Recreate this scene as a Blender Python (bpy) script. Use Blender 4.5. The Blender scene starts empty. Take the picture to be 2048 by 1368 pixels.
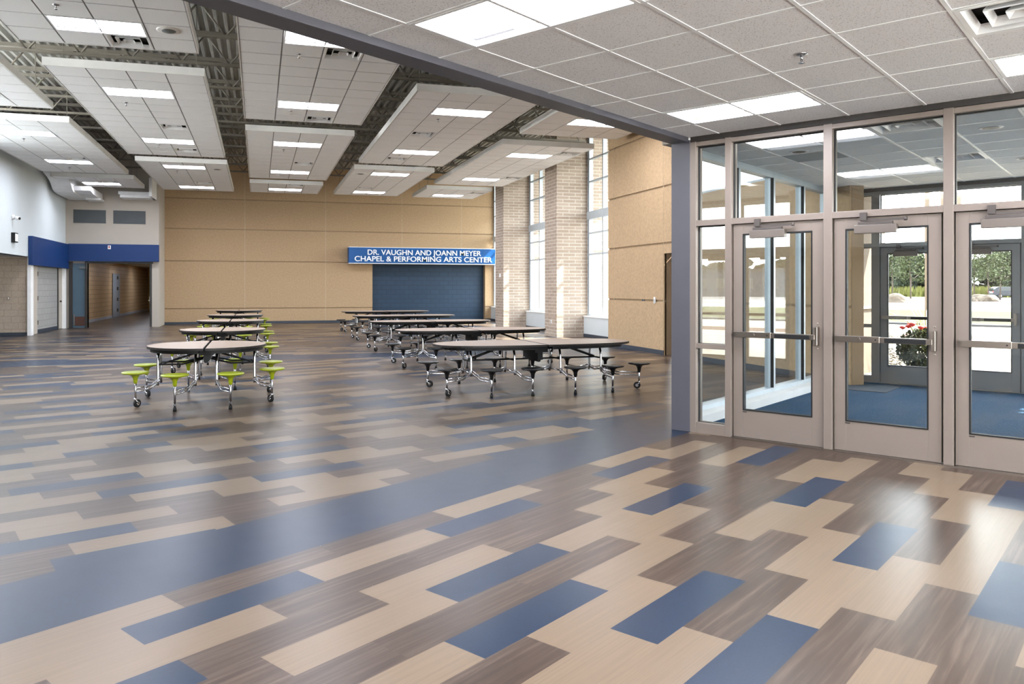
import bpy, bmesh, math, random
from mathutils import Vector, Matrix, noise
R = math.radians
rnd = random.Random(7)
scene = bpy.context.scene
COL = scene.collection

# ------------------------------------------------------------------ camera, sky, sun, exposure
FE, FP = 32.73, 21.24          # heading of the foyer grid and of the hall planks (degrees from the hall's X axis)
EYE = 1.492
cam_d = bpy.data.cameras.new('camera'); cam = bpy.data.objects.new('camera', cam_d); COL.objects.link(cam)
cam.location = (0, 0, EYE); cam.rotation_euler = (R(90), 0, R(-15.86))
cam_d.sensor_width = 36; cam_d.lens = 36 * 1545.5 / 2048
cam_d.shift_x = (1024 - 955.9) / 2048; cam_d.shift_y = -(684 - 575.5) / 2048
cam_d.clip_end = 900
scene.camera = cam
scene.view_settings.view_transform = 'Standard'; scene.view_settings.look = 'None'
scene.view_settings.gamma = 1.0; scene.view_settings.exposure = 0.85
try: scene.view_settings.use_curve_mapping = False
except Exception: pass
cy = scene.cycles
cy.use_denoising = True; cy.denoising_input_passes = 'RGB_ALBEDO_NORMAL'; cy.denoising_prefilter = 'ACCURATE'; cy.max_bounces = 9; cy.diffuse_bounces = 5; cy.glossy_bounces = 4
cy.transparent_max_bounces = 24; cy.transmission_bounces = 6
cy.caustics_reflective = False; cy.caustics_refractive = False
cy.sample_clamp_indirect = 4.0

world = bpy.data.worlds.new('sky'); scene.world = world; world.use_nodes = True
wn = world.node_tree; wn.nodes.clear()
w_out = wn.nodes.new('ShaderNodeOutputWorld'); w_bg = wn.nodes.new('ShaderNodeBackground')
w_tc = wn.nodes.new('ShaderNodeTexCoord'); w_sep = wn.nodes.new('ShaderNodeSeparateXYZ'); w_ramp = wn.nodes.new('ShaderNodeValToRGB')
w_ramp.color_ramp.elements[0].position = 0.0; w_ramp.color_ramp.elements[0].color = (1.0, 0.98, 0.95, 1)
w_ramp.color_ramp.elements[1].position = 0.6; w_ramp.color_ramp.elements[1].color = (0.8, 0.88, 1.0, 1)
wn.links.new(w_tc.outputs['Generated'], w_sep.inputs[0]); wn.links.new(w_sep.outputs['Z'], w_ramp.inputs[0])
wn.links.new(w_ramp.outputs[0], w_bg.inputs[0]); wn.links.new(w_bg.outputs[0], w_out.inputs[0])
SKY = 10.0
w_bg.inputs[1].default_value = SKY

sun_d = bpy.data.lights.new('sun', 'SUN'); sun = bpy.data.objects.new('sun', sun_d); COL.objects.link(sun)
sun_d.energy = 32.0; sun_d.angle = R(0.6); sun_d.color = (1.0, 0.93, 0.84)
SUN_AZ, SUN_EL = -10.0, 45.0
sv = Vector((math.cos(R(SUN_AZ)) * math.cos(R(SUN_EL)), math.sin(R(SUN_AZ)) * math.cos(R(SUN_EL)), math.sin(R(SUN_EL))))
sun.rotation_euler = sv.to_track_quat('Z', 'Y').to_euler(); sun.location = (30, -20, 40)
LAMP = 28.0        # radiance of the ceiling lights

def portal(x, y, z, w, h, head):
    d = bpy.data.lights.new('window_portal', 'AREA'); d.shape = 'RECTANGLE'; d.size = w; d.size_y = h; d.cycles.is_portal = True
    o = bpy.data.objects.new('window_portal', d); COL.objects.link(o); o.location = (x, y, z); o.rotation_euler = (R(90), 0, R(head))
portal(9.85, 19.97, 3.5, 3.5, 5.7, 90); portal(9.85, 24.9, 3.5, 4.2, 5.7, 90); portal(10.45, 30.8, 3.5, 5.4, 5.7, 90)
_c, _s = math.cos(R(FE)), math.sin(R(FE)); portal(13.45 * _c - .4 * _s, 13.45 * _s + .4 * _c, 1.5, 7.0, 2.9, FE + 90)
# ------------------------------------------------------------------ materials
def lin(c):
    return tuple((x / 255 / 12.92) if x / 255 <= 0.04045 else ((x / 255 + 0.055) / 1.055) ** 2.4 for x in c) + (1,)
def newmat(name):
    m = bpy.data.materials.new(name); m.use_nodes = True
    return m, m.node_tree, m.node_tree.nodes['Principled BSDF']
def setc(b, color=None, rough=0.5, metal=0.0, spec=0.5):
    if color: b.inputs['Base Color'].default_value = color
    b.inputs['Roughness'].default_value = rough; b.inputs['Metallic'].default_value = metal
    b.inputs['Specular IOR Level'].default_value = spec
def texco(nt, scale=(1, 1, 1), kind='Object'):
    tc = nt.nodes.new('ShaderNodeTexCoord'); mp = nt.nodes.new('ShaderNodeMapping')
    mp.inputs['Scale'].default_value = scale; nt.links.new(tc.outputs[kind], mp.inputs[0]); return mp
def mat(name, rgb, rough=0.5, metal=0.0, spec=0.5, var=0.06, nscale=3.0, bump=0.0, bscale=60.0, stretch=(1, 1, 1)):
    """painted / cast surface: a base colour with slight procedural mottling and grain"""
    m, nt, b = newmat(name); setc(b, lin(rgb), rough, metal, spec)
    mp = texco(nt, stretch); n = nt.nodes.new('ShaderNodeTexNoise'); n.inputs['Scale'].default_value = nscale; n.inputs['Detail'].default_value = 4
    nt.links.new(mp.outputs[0], n.inputs['Vector'])
    r = nt.nodes.new('ShaderNodeValToRGB'); c = lin(rgb)
    r.color_ramp.elements[0].position = 0.3; r.color_ramp.elements[1].position = 0.7
    r.color_ramp.elements[0].color = tuple(max(0, x * (1 - var)) for x in c[:3]) + (1,)
    r.color_ramp.elements[1].color = tuple(min(1, x * (1 + var)) for x in c[:3]) + (1,)
    nt.links.new(n.outputs['Fac'], r.inputs[0]); nt.links.new(r.outputs[0], b.inputs['Base Color'])
    if bump:
        n2 = nt.nodes.new('ShaderNodeTexNoise'); n2.inputs['Scale'].default_value = bscale; n2.inputs['Detail'].default_value = 3
        nt.links.new(mp.outputs[0], n2.inputs['Vector'])
        bp = nt.nodes.new('ShaderNodeBump'); bp.inputs['Strength'].default_value = bump; bp.inputs['Distance'].default_value = 0.01
        nt.links.new(n2.outputs['Fac'], bp.inputs['Height']); nt.links.new(bp.outputs[0], b.inputs['Normal'])
    return m
def emit(name, rgb, strength):
    m = bpy.data.materials.new(name); m.use_nodes = True; nt = m.node_tree; nt.nodes.clear()
    o = nt.nodes.new('ShaderNodeOutputMaterial'); e = nt.nodes.new('ShaderNodeEmission')
    e.inputs[0].default_value = lin(rgb); e.inputs[1].default_value = strength; nt.links.new(e.outputs[0], o.inputs[0]); return m
def glassmat(name, tint=(0.86, 0.93, 0.92), refl=1.0):
    m = bpy.data.materials.new(name); m.use_nodes = True; nt = m.node_tree; nt.nodes.clear()
    o = nt.nodes.new('ShaderNodeOutputMaterial'); mx = nt.nodes.new('ShaderNodeMixShader')
    t = nt.nodes.new('ShaderNodeBsdfTransparent'); t.inputs[0].default_value = tint + (1,)
    g = nt.nodes.new('ShaderNodeBsdfGlossy'); g.inputs['Roughness'].default_value = 0.0; g.inputs[0].default_value = (1, 1, 1, 1)
    fr = nt.nodes.new('ShaderNodeFresnel'); ge = nt.nodes.new('ShaderNodeNewGeometry'); io = nt.nodes.new('ShaderNodeMapRange')
    io.inputs['To Min'].default_value = 1.52; io.inputs['To Max'].default_value = 1 / 1.52      # same reflectance from either side of the pane
    nt.links.new(ge.outputs['Backfacing'], io.inputs[0]); nt.links.new(io.outputs[0], fr.inputs[0])
    k = nt.nodes.new('ShaderNodeMath'); k.operation = 'MULTIPLY'; k.inputs[1].default_value = refl; k.use_clamp = True
    nt.links.new(fr.outputs[0], k.inputs[0]); nt.links.new(k.outputs[0], mx.inputs[0])
    nt.links.new(t.outputs[0], mx.inputs[1]); nt.links.new(g.outputs[0], mx.inputs[2]); nt.links.new(mx.outputs[0], o.inputs[0]); return m
def blockmat(name, c1, c2, mortar, plane, w, h, msize=0.01, rough=0.75, bump=0.3, off=0.5, grain=0.08):
    """masonry laid in courses; plane 'xz' or 'yz'"""
    m, nt, b = newmat(name); setc(b, None, rough, 0, 0.3)
    tc = nt.nodes.new('ShaderNodeTexCoord'); sp = nt.nodes.new('ShaderNodeSeparateXYZ'); cb = nt.nodes.new('ShaderNodeCombineXYZ')
    nt.links.new(tc.outputs['Object'], sp.inputs[0])
    nt.links.new(sp.outputs['X' if plane == 'xz' else 'Y'], cb.inputs[0]); nt.links.new(sp.outputs['Z'], cb.inputs[1])
    br = nt.nodes.new('ShaderNodeTexBrick'); br.offset = off; br.inputs['Scale'].default_value = 1.0
    br.inputs['Brick Width'].default_value = w; br.inputs['Row Height'].default_value = h
    br.inputs['Mortar Size'].default_value = msize; br.inputs['Mortar Smooth'].default_value = 0.1; br.inputs['Bias'].default_value = 0.0
    br.inputs['Color1'].default_value = lin(c1); br.inputs['Color2'].default_value = lin(c2); br.inputs['Mortar'].default_value = lin(mortar)
    nt.links.new(cb.outputs[0], br.inputs['Vector'])
    n = nt.nodes.new('ShaderNodeTexNoise'); n.inputs['Scale'].default_value = 45; n.inputs['Detail'].default_value = 4
    nt.links.new(tc.outputs['Object'], n.inputs['Vector'])
    mx = nt.nodes.new('ShaderNodeMix'); mx.data_type = 'RGBA'; mx.blend_type = 'OVERLAY'; mx.inputs['Factor'].default_value = grain * 4
    nt.links.new(br.outputs['Color'], mx.inputs[6]); nt.links.new(n.outputs['Fac'], mx.inputs[7]); nt.links.new(mx.outputs[2], b.inputs['Base Color'])
    bp = nt.nodes.new('ShaderNodeBump'); bp.inputs['Strength'].default_value = bump; bp.inputs['Distance'].default_value = 0.01; bp.invert = True
    nt.links.new(br.outputs['Fac'], bp.inputs['Height']); nt.links.new(bp.outputs[0], b.inputs['Normal'])
    return m
def plankmat(name, kind):
    """vinyl plank: wood, linen beige or blue; grain runs along the plank, each plank its own tone from the face attribute"""
    m, nt, b = newmat(name); setc(b, None, 0.3, 0, 0.26)
    mp = texco(nt); at = nt.nodes.new('ShaderNodeAttribute'); at.attribute_name = 'tone'; at.attribute_type = 'GEOMETRY'
    ad = nt.nodes.new('ShaderNodeVectorMath'); ad.operation = 'ADD'
    sc = nt.nodes.new('ShaderNodeVectorMath'); sc.operation = 'SCALE'; sc.inputs['Scale'].default_value = 37.0
    nt.links.new(at.outputs['Vector'], sc.inputs[0]); nt.links.new(mp.outputs[0], ad.inputs[0]); nt.links.new(sc.outputs[0], ad.inputs[1])
    m2 = nt.nodes.new('ShaderNodeMapping'); nt.links.new(ad.outputs[0], m2.inputs[0])
    n = nt.nodes.new('ShaderNodeTexNoise'); nt.links.new(m2.outputs[0], n.inputs['Vector'])
    r = nt.nodes.new('ShaderNodeValToRGB'); nt.links.new(n.outputs['Fac'], r.inputs[0]); e = r.color_ramp.elements
    if kind == 'wood':
        m2.inputs['Scale'].default_value = (1.0, 26, 1); n.inputs['Scale'].default_value = 1.5; n.inputs['Detail'].default_value = 8; n.inputs['Distortion'].default_value = .6
        e[0].position = 0.28; e[0].color = lin((50, 38, 31)); e[1].position = 0.72; e[1].color = lin((84, 70, 60))
        x = r.color_ramp.elements.new(0.5); x.color = lin((62, 49, 40))
    elif kind == 'beige':
        m2.inputs['Scale'].default_value = (2, 90, 1); n.inputs['Scale'].default_value = 1.2; n.inputs['Detail'].default_value = 5
        e[0].position = 0.3; e[0].color = lin((99, 84, 68)); e[1].position = 0.7; e[1].color = lin((108, 92, 75))
    else:
        m2.inputs['Scale'].default_value = (30, 60, 1); n.inputs['Scale'].default_value = 2; n.inputs['Detail'].default_value = 3
        e[0].position = 0.3; e[0].color = lin((16, 31, 50)); e[1].position = 0.7; e[1].color = lin((21, 37, 57))
    hv = nt.nodes.new('ShaderNodeMix'); hv.data_type = 'RGBA'; hv.blend_type = 'MULTIPLY'; hv.inputs['Factor'].default_value = 1
    mr = nt.nodes.new('ShaderNodeMapRange'); mr.inputs['To Min'].default_value = 0.86 if kind == 'wood' else 0.95; mr.inputs['To Max'].default_value = 1.1 if kind == 'wood' else 1.03
    nt.links.new(at.outputs['Fac'], mr.inputs[0]); nt.links.new(r.outputs[0], hv.inputs[6]); nt.links.new(mr.outputs[0], hv.inputs[7])
    nt.links.new(hv.outputs[2], b.inputs['Base Color'])
    n3 = nt.nodes.new('ShaderNodeTexNoise'); n3.inputs['Scale'].default_value = 6; nt.links.new(mp.outputs[0], n3.inputs['Vector'])
    m3 = nt.nodes.new('ShaderNodeMapRange'); m3.inputs['To Min'].default_value = 0.285; m3.inputs['To Max'].default_value = 0.32
    nt.links.new(n3.outputs['Fac'], m3.inputs[0]); nt.links.new(m3.outputs[0], b.inputs['Roughness'])
    return m
def tilemat(name, rgb, holes=0.55):
    """mineral-fibre tile: fine dark fissures"""
    m, nt, b = newmat(name); setc(b, None, 0.9, 0, 0.2)
    mp = texco(nt); v = nt.nodes.new('ShaderNodeTexNoise'); v.inputs['Scale'].default_value = 95; v.inputs['Detail'].default_value = 2
    nt.links.new(mp.outputs[0], v.inputs['Vector'])
    r = nt.nodes.new('ShaderNodeValToRGB'); e = r.color_ramp.elements; c = lin(rgb)
    e[0].position = 0.33; e[0].color = tuple(x * holes for x in c[:3]) + (1,); e[1].position = 0.42; e[1].color = c
    nt.links.new(v.outputs['Fac'], r.inputs[0]); nt.links.new(r.outputs[0], b.inputs['Base Color']); return m

M = {}
M['wood'] = plankmat('wood plank', 'wood'); M['beige'] = plankmat('beige plank', 'beige'); M['blue'] = plankmat('blue plank', 'blue')
M['tile'] = tilemat('speckled ceiling tile', (238, 236, 236), .62); M['tile_hall'] = tilemat('white ceiling tile', (244, 244, 245), 0.88)
M['tee'] = mat('white ceiling grid', (238, 238, 238), 0.4); M['tee_hall'] = mat('grey ceiling grid', (118, 118, 121), 0.5)
M['cloud_edge'] = mat('cloud edge trim', (225, 223, 220), 0.45)
M['taupe'] = mat('taupe painted metal', (113, 102, 94), 0.42, 0.15, 0.5, 0.02)
M['outerframe'] = mat('taupe outer frame with cool daylight', (112, 114, 116), 0.42, 0.15, 0.5, 0.02)  # same taupe metal as inside; cool daylight is mixed into the colour
M['conc_bounce'] = mat('pale bounce paving', (232, 228, 220), .9)  # extra pale surface added out of view to bounce sunlight indoors
M['closermetal'] = mat('closer arm metal', (70, 64, 61), 0.42, 0.3); M['closerbody'] = mat('closer cover', (92, 83, 77), 0.42, 0.2)
M['steelpaint'] = mat('blue grey painted steel', (66, 65, 72), 0.45, 0.0, 0.5, 0.03, 5)
M['dark'] = mat('dark bronze', (38, 34, 32), 0.5); M['black'] = mat('black rubber', (12, 12, 13), 0.6, 0, 0.3)
M['blackgloss'] = mat('black seat plastic', (13, 13, 16), 0.3, 0, 0.4); M['green'] = mat('lime seat plastic', (136, 146, 16), 0.32, 0, 0.5, 0.03)
M['chrome'] = mat('chrome tube', (186, 186, 190), 0.12, 1.0, 0.5, 0.02); M['nickel'] = mat('brushed nickel', (150, 140, 131), 0.3, 1.0, 0.5, 0.03, 40, 0, 60, (1, 20, 1))
M['top'] = mat('taupe laminate', (148, 128, 112), 0.38, 0, 0.5, 0.03, 60); M['edge'] = mat('dark table edge', (24, 18, 17), 0.5, 0, 0.3)
M['precast'] = mat('tan precast panel', (178, 151, 119), 0.85, 0, 0.25, 0.1, 18, 0.5, 130)
M['joint'] = mat('panel joint', (190, 175, 152), 0.8); M['groove'] = mat('panel groove', (150, 126, 98), 0.85)
M['white'] = mat('white painted wall', (198, 204, 207), 0.7, 0, 0.3, 0.02, 1.5); M['beigewall'] = mat('beige painted wall', (176, 167, 156), 0.7, 0, 0.3, 0.03, 1.5)
M['whitetrim'] = mat('white trim', (238, 238, 238), 0.4); M['royal'] = mat('royal blue paint', (0, 44, 98), 0.5, 0, 0.4, 0.03)
M['base'] = mat('dark blue grey base', (52, 58, 68), 0.5); M['carpet'] = mat('blue entrance carpet', (44, 74, 100), 0.95, 0, 0.1, 0.4, 70, 0.8, 90)
M['brick_x'] = blockmat('sand brick facing the room', (172, 155, 140), (156, 139, 125), (198, 188, 175), 'yz', 0.4, 0.1015)
M['brick_y'] = blockmat('sand brick beside the window', (172, 155, 140), (156, 139, 125), (198, 188, 175), 'xz', 0.4, 0.1015)
M['cmu_x'] = blockmat('painted block', (168, 153, 137), (172, 157, 141), (150, 136, 122), 'xz', 0.4, 0.2, 0.008, 0.6)
M['cmu_y'] = blockmat('painted corridor block', (206, 178, 140), (200, 172, 134), (164, 138, 108), 'yz', 0.4, 0.2, 0.012, 0.45)
M['cmu_grey'] = blockmat('grey painted block', (150, 148, 146), (154, 152, 150), (132, 130, 128), 'yz', 0.4, 0.2, 0.008, 0.6)
M['cmu_blue'] = blockmat('slate blue painted block', (40, 58, 78), (42, 61, 81), (33, 49, 67), 'xz', 0.4, 0.2, 0.01, 0.5)
M['deck'] = mat('galvanised deck', (176, 174, 168), 0.5, 0.3, 0.5, 0.1, 2); M['joist'] = mat('primed joist', (122, 116, 106), 0.6, 0.1)
M['duct'] = mat('galvanised duct', (196, 204, 208), 0.35, 0.7, 0.5, 0.08, 6); M['alu'] = mat('clear aluminium', (196, 206, 214), 0.4, 0.4)
M['glass'] = glassmat('clear glass', (0.93, 0.95, 0.95), 1.0); M['winglass'] = glassmat('tinted window glass', (0.9, 0.94, 0.94), 1.1)
M['lamp'] = emit('lit lens', (236, 240, 252), LAMP); M['lamp_dim'] = emit('dim lens', (255, 246, 236), 5.0)
M['doorgrey'] = mat('grey door paint', (104, 102, 104), 0.5); M['doorblue'] = mat('slate door', (66, 88, 104), 0.45); M['brown'] = mat('brown kick plate', (74, 44, 34), 0.4)
M['louver'] = mat('dark louvre', (92, 96, 98), 0.5); M['ochre'] = mat('ochre painted wall', (190, 150, 84), 0.7)
M['letter'] = mat('white letter', (244, 246, 248), 0.4)
M['conc'] = mat('pale concrete', (126, 117, 106), 0.9, 0, 0.2, 0.06, 1.5); M['asphalt'] = mat('asphalt', (84, 80, 79), 0.9, 0, 0.2, 0.08, 0.6)
M['curb'] = mat('curb stone', (48, 46, 45), 0.9); M['grass'] = mat('mown grass', (60, 62, 30), 0.95, 0, 0.1, 0.25, 3, 0.5, 20)
M['mulch'] = mat('mulch', (76, 58, 48), 0.95, 0, 0.1, 0.3, 8); M['stone'] = mat('pale river rock', (140, 132, 118), 0.85, 0, 0.2, 0.2, 8)
M['rock'] = mat('brown boulder', (78, 68, 58), 0.9, 0, 0.2, 0.2, 3); M['leaf'] = mat('leaf green', (50, 56, 30), 0.8, 0, 0.2, 0.3, 2)
M['leaf2'] = mat('tree line green', (48, 53, 38), 0.9, 0, 0.1, 0.3, 0.4); M['field'] = mat('yellow green meadow', (78, 77, 38), 0.9, 0, 0.1, 0.3, 0.3)
M['bark'] = mat('bark', (70, 58, 50), 0.9); M['flower'] = mat('red petal', (190, 40, 34), 0.6); M['ext'] = mat('tan exterior panel', (96, 84, 72), 0.85, 0, 0.2, 0.04, 2, 0.4, 90)
M['carbody'] = mat('grey car paint', (36, 39, 44), 0.25, 0.4); M['carglass'] = mat('dark car glass', (20, 26, 32), 0.1); M['tail'] = mat('tail light', (150, 20, 20), 0.3)
M['far'] = mat('blue grey cladding', (44, 50, 60), 0.7); M['post'] = mat('brown canopy post', (108, 92, 74), 0.6)

# ------------------------------------------------------------------ geometry helpers
class MB:
    def __init__(s): s.v, s.f, s.m, s.sm = [], [], [], []
    def add(s, vs, fs, mi=0, smooth=False):
        o = len(s.v); s.v += [tuple(p) for p in vs]
        for f in fs: s.f.append(tuple(o + i for i in f)); s.m.append(mi); s.sm.append(smooth)
        return s
    def box(s, x0, x1, y0, y1, z0, z1, mi=0):
        x0, x1 = min(x0, x1), max(x0, x1); y0, y1 = min(y0, y1), max(y0, y1); z0, z1 = min(z0, z1), max(z0, z1)
        v = [(x0, y0, z0), (x1, y0, z0), (x1, y1, z0), (x0, y1, z0), (x0, y0, z1), (x1, y0, z1), (x1, y1, z1), (x0, y1, z1)]
        return s.add(v, [(0, 3, 2, 1), (4, 5, 6, 7), (0, 1, 5, 4), (1, 2, 6, 5), (2, 3, 7, 6), (3, 0, 4, 7)], mi)
    def quad(s, a, b, c, d, mi=0): return s.add([a, b, c, d], [(0, 1, 2, 3)], mi)
    def prism(s, poly, z0, z1, mi=0, side=None, axis='z'):
        n = len(poly)
        def P(p, h): return (p[0], p[1], h) if axis == 'z' else ((h, p[0], p[1]) if axis == 'x' else (p[0], h, p[1]))
        v = [P(p, z0) for p in poly] + [P(p, z1) for p in poly]
        rev = axis == 'y'
        bot, top = tuple(range(n))[::-1], tuple(range(n, 2 * n))
        s.add(v, [bot if not rev else bot[::-1], top if not rev else top[::-1]], mi)
        o = len(s.v) - 2 * n
        for i in range(n):
            j = (i + 1) % n; q = (o + i, o + j, o + n + j, o + n + i)
            s.f.append(q if not rev else q[::-1]); s.m.append(mi if side is None else side); s.sm.append(False)
        return s
    def tube(s, pts, r, n=10, mi=0, cap=True, flat=1.0):
        pts = [Vector(p) for p in pts]; rings = []; up = Vector((0, 0, 1))
        for i, p in enumerate(pts):
            d = (pts[min(i + 1, len(pts) - 1)] - pts[max(i - 1, 0)]).normalized()
            a = up.cross(d)
            if a.length < 1e-3: a = Vector((1, 0, 0)).cross(d) if abs(d.x) < .9 else Vector((0, 1, 0)).cross(d)
            a.normalize(); b = d.cross(a)
            rr = r[i] if isinstance(r, (list, tuple)) else r
            rings.append([p + a * rr * math.cos(2 * math.pi * k / n) + b * rr * flat * math.sin(2 * math.pi * k / n) for k in range(n)])
        v = [q for g in rings for q in g]; f = []
        for i in range(len(rings) - 1):
            for k in range(n): f.append((i * n + k, i * n + (k + 1) % n, (i + 1) * n + (k + 1) % n, (i + 1) * n + k))
        s.add(v, f, mi, True)
        if cap:
            o = len(s.v) - len(v)
            s.f.append(tuple(o + k for k in range(n))[::-1]); s.m.append(mi); s.sm.append(False)
            s.f.append(tuple(o + (len(rings) - 1) * n + k for k in range(n))); s.m.append(mi); s.sm.append(False)
        return s
    def lathe(s, prof, c=(0, 0, 0), n=24, mi=0, sy=1.0):
        """prof = [(r, z)...] around the vertical through c"""
        v = [(c[0] + r * math.cos(2 * math.pi * k / n), c[1] + sy * r * math.sin(2 * math.pi * k / n), c[2] + z) for r, z in prof for k in range(n)]
        f = [(i * n + k, i * n + (k + 1) % n, (i + 1) * n + (k + 1) % n, (i + 1) * n + k) for i in range(len(prof) - 1) for k in range(n)]
        s.add(v, f, mi, True); o = len(s.v) - len(v)
        s.f.append(tuple(o + k for k in range(n))[::-1]); s.m.append(mi); s.sm.append(False)
        s.f.append(tuple(o + (len(prof) - 1) * n + k for k in range(n))); s.m.append(mi); s.sm.append(False)
        return s
    def cyl(s, c, ax, r, L, n=20, mi=0):
        a = Vector(ax).normalized(); c = Vector(c); return s.tube([c - a * L / 2, c + a * L / 2], r, n, mi)
    def build(s, name, mats, parent=None, loc=(0, 0, 0), fr=0.0, rz=0.0, bevel=0.0):
        me = bpy.data.meshes.new(name); me.from_pydata(s.v, [], s.f)
        if not isinstance(mats, (list, tuple)): mats = [mats]
        for m in mats: me.materials.append(M[m] if isinstance(m, str) else m)
        me.polygons.foreach_set('material_index', s.m); me.polygons.foreach_set('use_smooth', s.sm); me.update()
        o = bpy.data.objects.new(name, me); COL.objects.link(o)
        if bevel:
            b = o.modifiers.new('bevel', 'BEVEL'); b.width = bevel; b.segments = 2; b.limit_method = 'ANGLE'
        place(o, loc, fr, rz)
        if parent is not None: o.parent = parent; o.location = loc; o.rotation_euler = (0, 0, R(rz))
        return o
def place(o, loc, fr=0.0, rz=0.0):
    c, s = math.cos(R(fr)), math.sin(R(fr))
    o.location = (loc[0] * c - loc[1] * s, loc[0] * s + loc[1] * c, loc[2]); o.rotation_euler = (0, 0, R(fr + rz)); return o
def thing(name, label, cat, loc=(0, 0, 0), fr=0.0, rz=0.0, group=None, kind=None):
    o = bpy.data.objects.new(name, None); COL.objects.link(o); o.empty_display_size = 0.1; place(o, loc, fr, rz)
    return tag(o, label, cat, group, kind)
def tag(o, label=None, cat=None, group=None, kind=None):
    if label: o['label'] = label
    if cat: o['category'] = cat
    if group: o['group'] = group
    if kind: o['kind'] = kind
    return o
def struct(o, label=None, cat=None): return tag(o, label, cat, None, 'structure')
KIDS = {}
def index_kids():
    KIDS.clear()
    for o in bpy.data.objects:
        if o.parent: KIDS.setdefault(o.parent.name, []).append(o)
def dup(root, loc, fr=0.0, rz=0.0, label=None, group=None):
    index_kids()
    def cp(o, par):
        c = o.copy(); COL.objects.link(c)
        if par is not None: c.parent = par
        for ch in KIDS.get(o.name, []): cp(ch, c)
        return c
    r = cp(root, None); place(r, loc, fr, rz)
    if label: r['label'] = label
    if group: r['group'] = group
    return r
def e2w(u, v):
    c, s = math.cos(R(FE)), math.sin(R(FE)); return (u * c - v * s, u * s + v * c)
def px(x, y, z):
    """world point on the level z seen at photo pixel x, y"""
    Y = 1545.5 * (EYE - z) / (y - 575.5); X = (x - 955.9) / 1545.5 * Y
    t = R(74.14); return (math.sin(t) * X + math.cos(t) * Y, -math.cos(t) * X + math.sin(t) * Y)

# ------------------------------------------------------------------ floor
def plank_floor(rows, fr, name, label, L, clip):
    """rows: list of (y0, y1, x_start, string of W/B/L)"""
    bm = bmesh.new(); lay = bm.faces.layers.float.new('tone')
    for (y0, y1, x0, seq) in rows:
        for i, ch in enumerate(seq):
            xa, xb = x0 + i * L, x0 + (i + 1) * L
            f = bm.faces.new([bm.verts.new((xa, y0, 0)), bm.verts.new((xb, y0, 0)), bm.verts.new((xb, y1, 0)), bm.verts.new((xa, y1, 0))])
            f.material_index = 'WBL'.index(ch); f[lay] = rnd.random()
    for (co, no) in clip:
        bmesh.ops.bisect_plane(bm, geom=bm.verts[:] + bm.edges[:] + bm.faces[:], plane_co=co, plane_no=no, clear_outer=True)
    me = bpy.data.meshes.new(name); bm.to_mesh(me); bm.free()
    for m in ('wood', 'beige', 'blue'): me.materials.append(M[m])
    o = bpy.data.objects.new(name, me); COL.objects.link(o); place(o, (0, 0, 0), fr)
    return struct(o, label, 'floor')
def rseq(n):
    out = []
    for _ in range(n):
        r = rnd.random(); out.append('W' if r < .46 else ('B' if r < .79 else 'L'))
        if len(out) > 1 and out[-1] == 'L' and out[-2] == 'L' and rnd.random() < .8: out[-1] = 'W'
    return ''.join(out)
K = [(-.06, 'BBWWBWBWB'), (.57, 'BLBLWLBWB'), (.19, 'WBWWWBWWB'), (.60, 'LWBWBWBWB'), (.83, 'WBLBLWLWB'), (.29, 'WWWWBWWWW'), (.49, 'WBLBWWBWB'),
     (.76, 'LWBWBLBWB'), (.13, 'WBBLWBWWB'), (.36, 'BLBWBWWBL'), (.73, 'BWLBLWBWB'), (.11, 'WLWWBWBWL'), (.70, 'LWBWBBLWB'), (.40, 'BWLWLWWB'), (.9, 'WBWBWWBW')]
rows = []; WK = .2295
for k in range(-0, 40):
    y1 = 3.64 - WK * k; y0 = y1 - WK
    if k < len(K):
        x0, seq = K[k]; n = 8; rows.append((y0, y1, x0 - n * .93, rseq(n) + seq + rseq(2)))
    else: rows.append((y0, y1, -7.5 + rnd.random() * .9, rseq(18)))
plank_floor(rows, FE, 'floor', 'vinyl planks of the entrance foyer', .93, [((7.5, 0, 0), (1, 0, 0))])
HR = {20: (.81 - .905, 'WBWWWB'), 21: (1.2 - .905, 'LWBWWB'), 22: (.595, 'BWBWLW'), 23: (.07, 'BWBWBW'), 24: (.445, 'WBLWLB'), 25: (.275, 'BLWBWB'),
      26: (-.06, 'BWWBWL'), 27: (.67, 'LBLWBW'), 28: (.215, 'WBWWBL'), 29: (-.025, 'BWWLBW'), 30: (.465, 'BWBWWB'), 31: (.035, 'LWBWBW'),
      32: (.305, 'BLBWLW'), 33: (-.2, 'LBWWBW'), 34: (.05, 'WBLWBB'), 35: (.365, 'LBWBWL')}
rows = []; HW = .2325; H0 = 4.80 - 20 * HW
for k in range(-6, 90):
    y0 = H0 + HW * k
    if k in HR:
        x0, seq = HR[k]; rows.append((y0, y0 + HW, x0 - 11 * .905, rseq(11) + seq + rseq(18)))
    else: rows.append((y0, y0 + HW, -11 + rnd.random() * .9, rseq(36)))
c, s = math.cos(R(FE - FP)), math.sin(R(FE - FP))
c2, s2 = math.cos(R(-FP)), math.sin(R(-FP))
nE = Vector((-s, c, 0)); nW = Vector((-s2, c2, 0)); nWx = Vector((c2, s2, 0))
plank_floor(rows, FP, 'floor', 'vinyl planks of the dining hall up to the far stripe', .905, [(nE * 4.36, -nE), (nW * 16.5, nW), (nWx * -6.9, -nWx)])
rows = [(17.65 + HW * k, 17.65 + HW * (k + 1), -8 + rnd.random() * .9, rseq(22)) for k in range(170)]
plank_floor(rows, 0, 'floor', 'vinyl planks at the far end of the hall and corridor', .905, [])
b = MB(); b.quad((-8, 3.64, 0), (13.3, 3.64, 0), (13.3, 4.36, 0), (-8, 4.36, 0)); o = b.build('floor', 'blue', fr=FE); struct(o, 'long blue floor stripe under the steel beam', 'floor')
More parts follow.
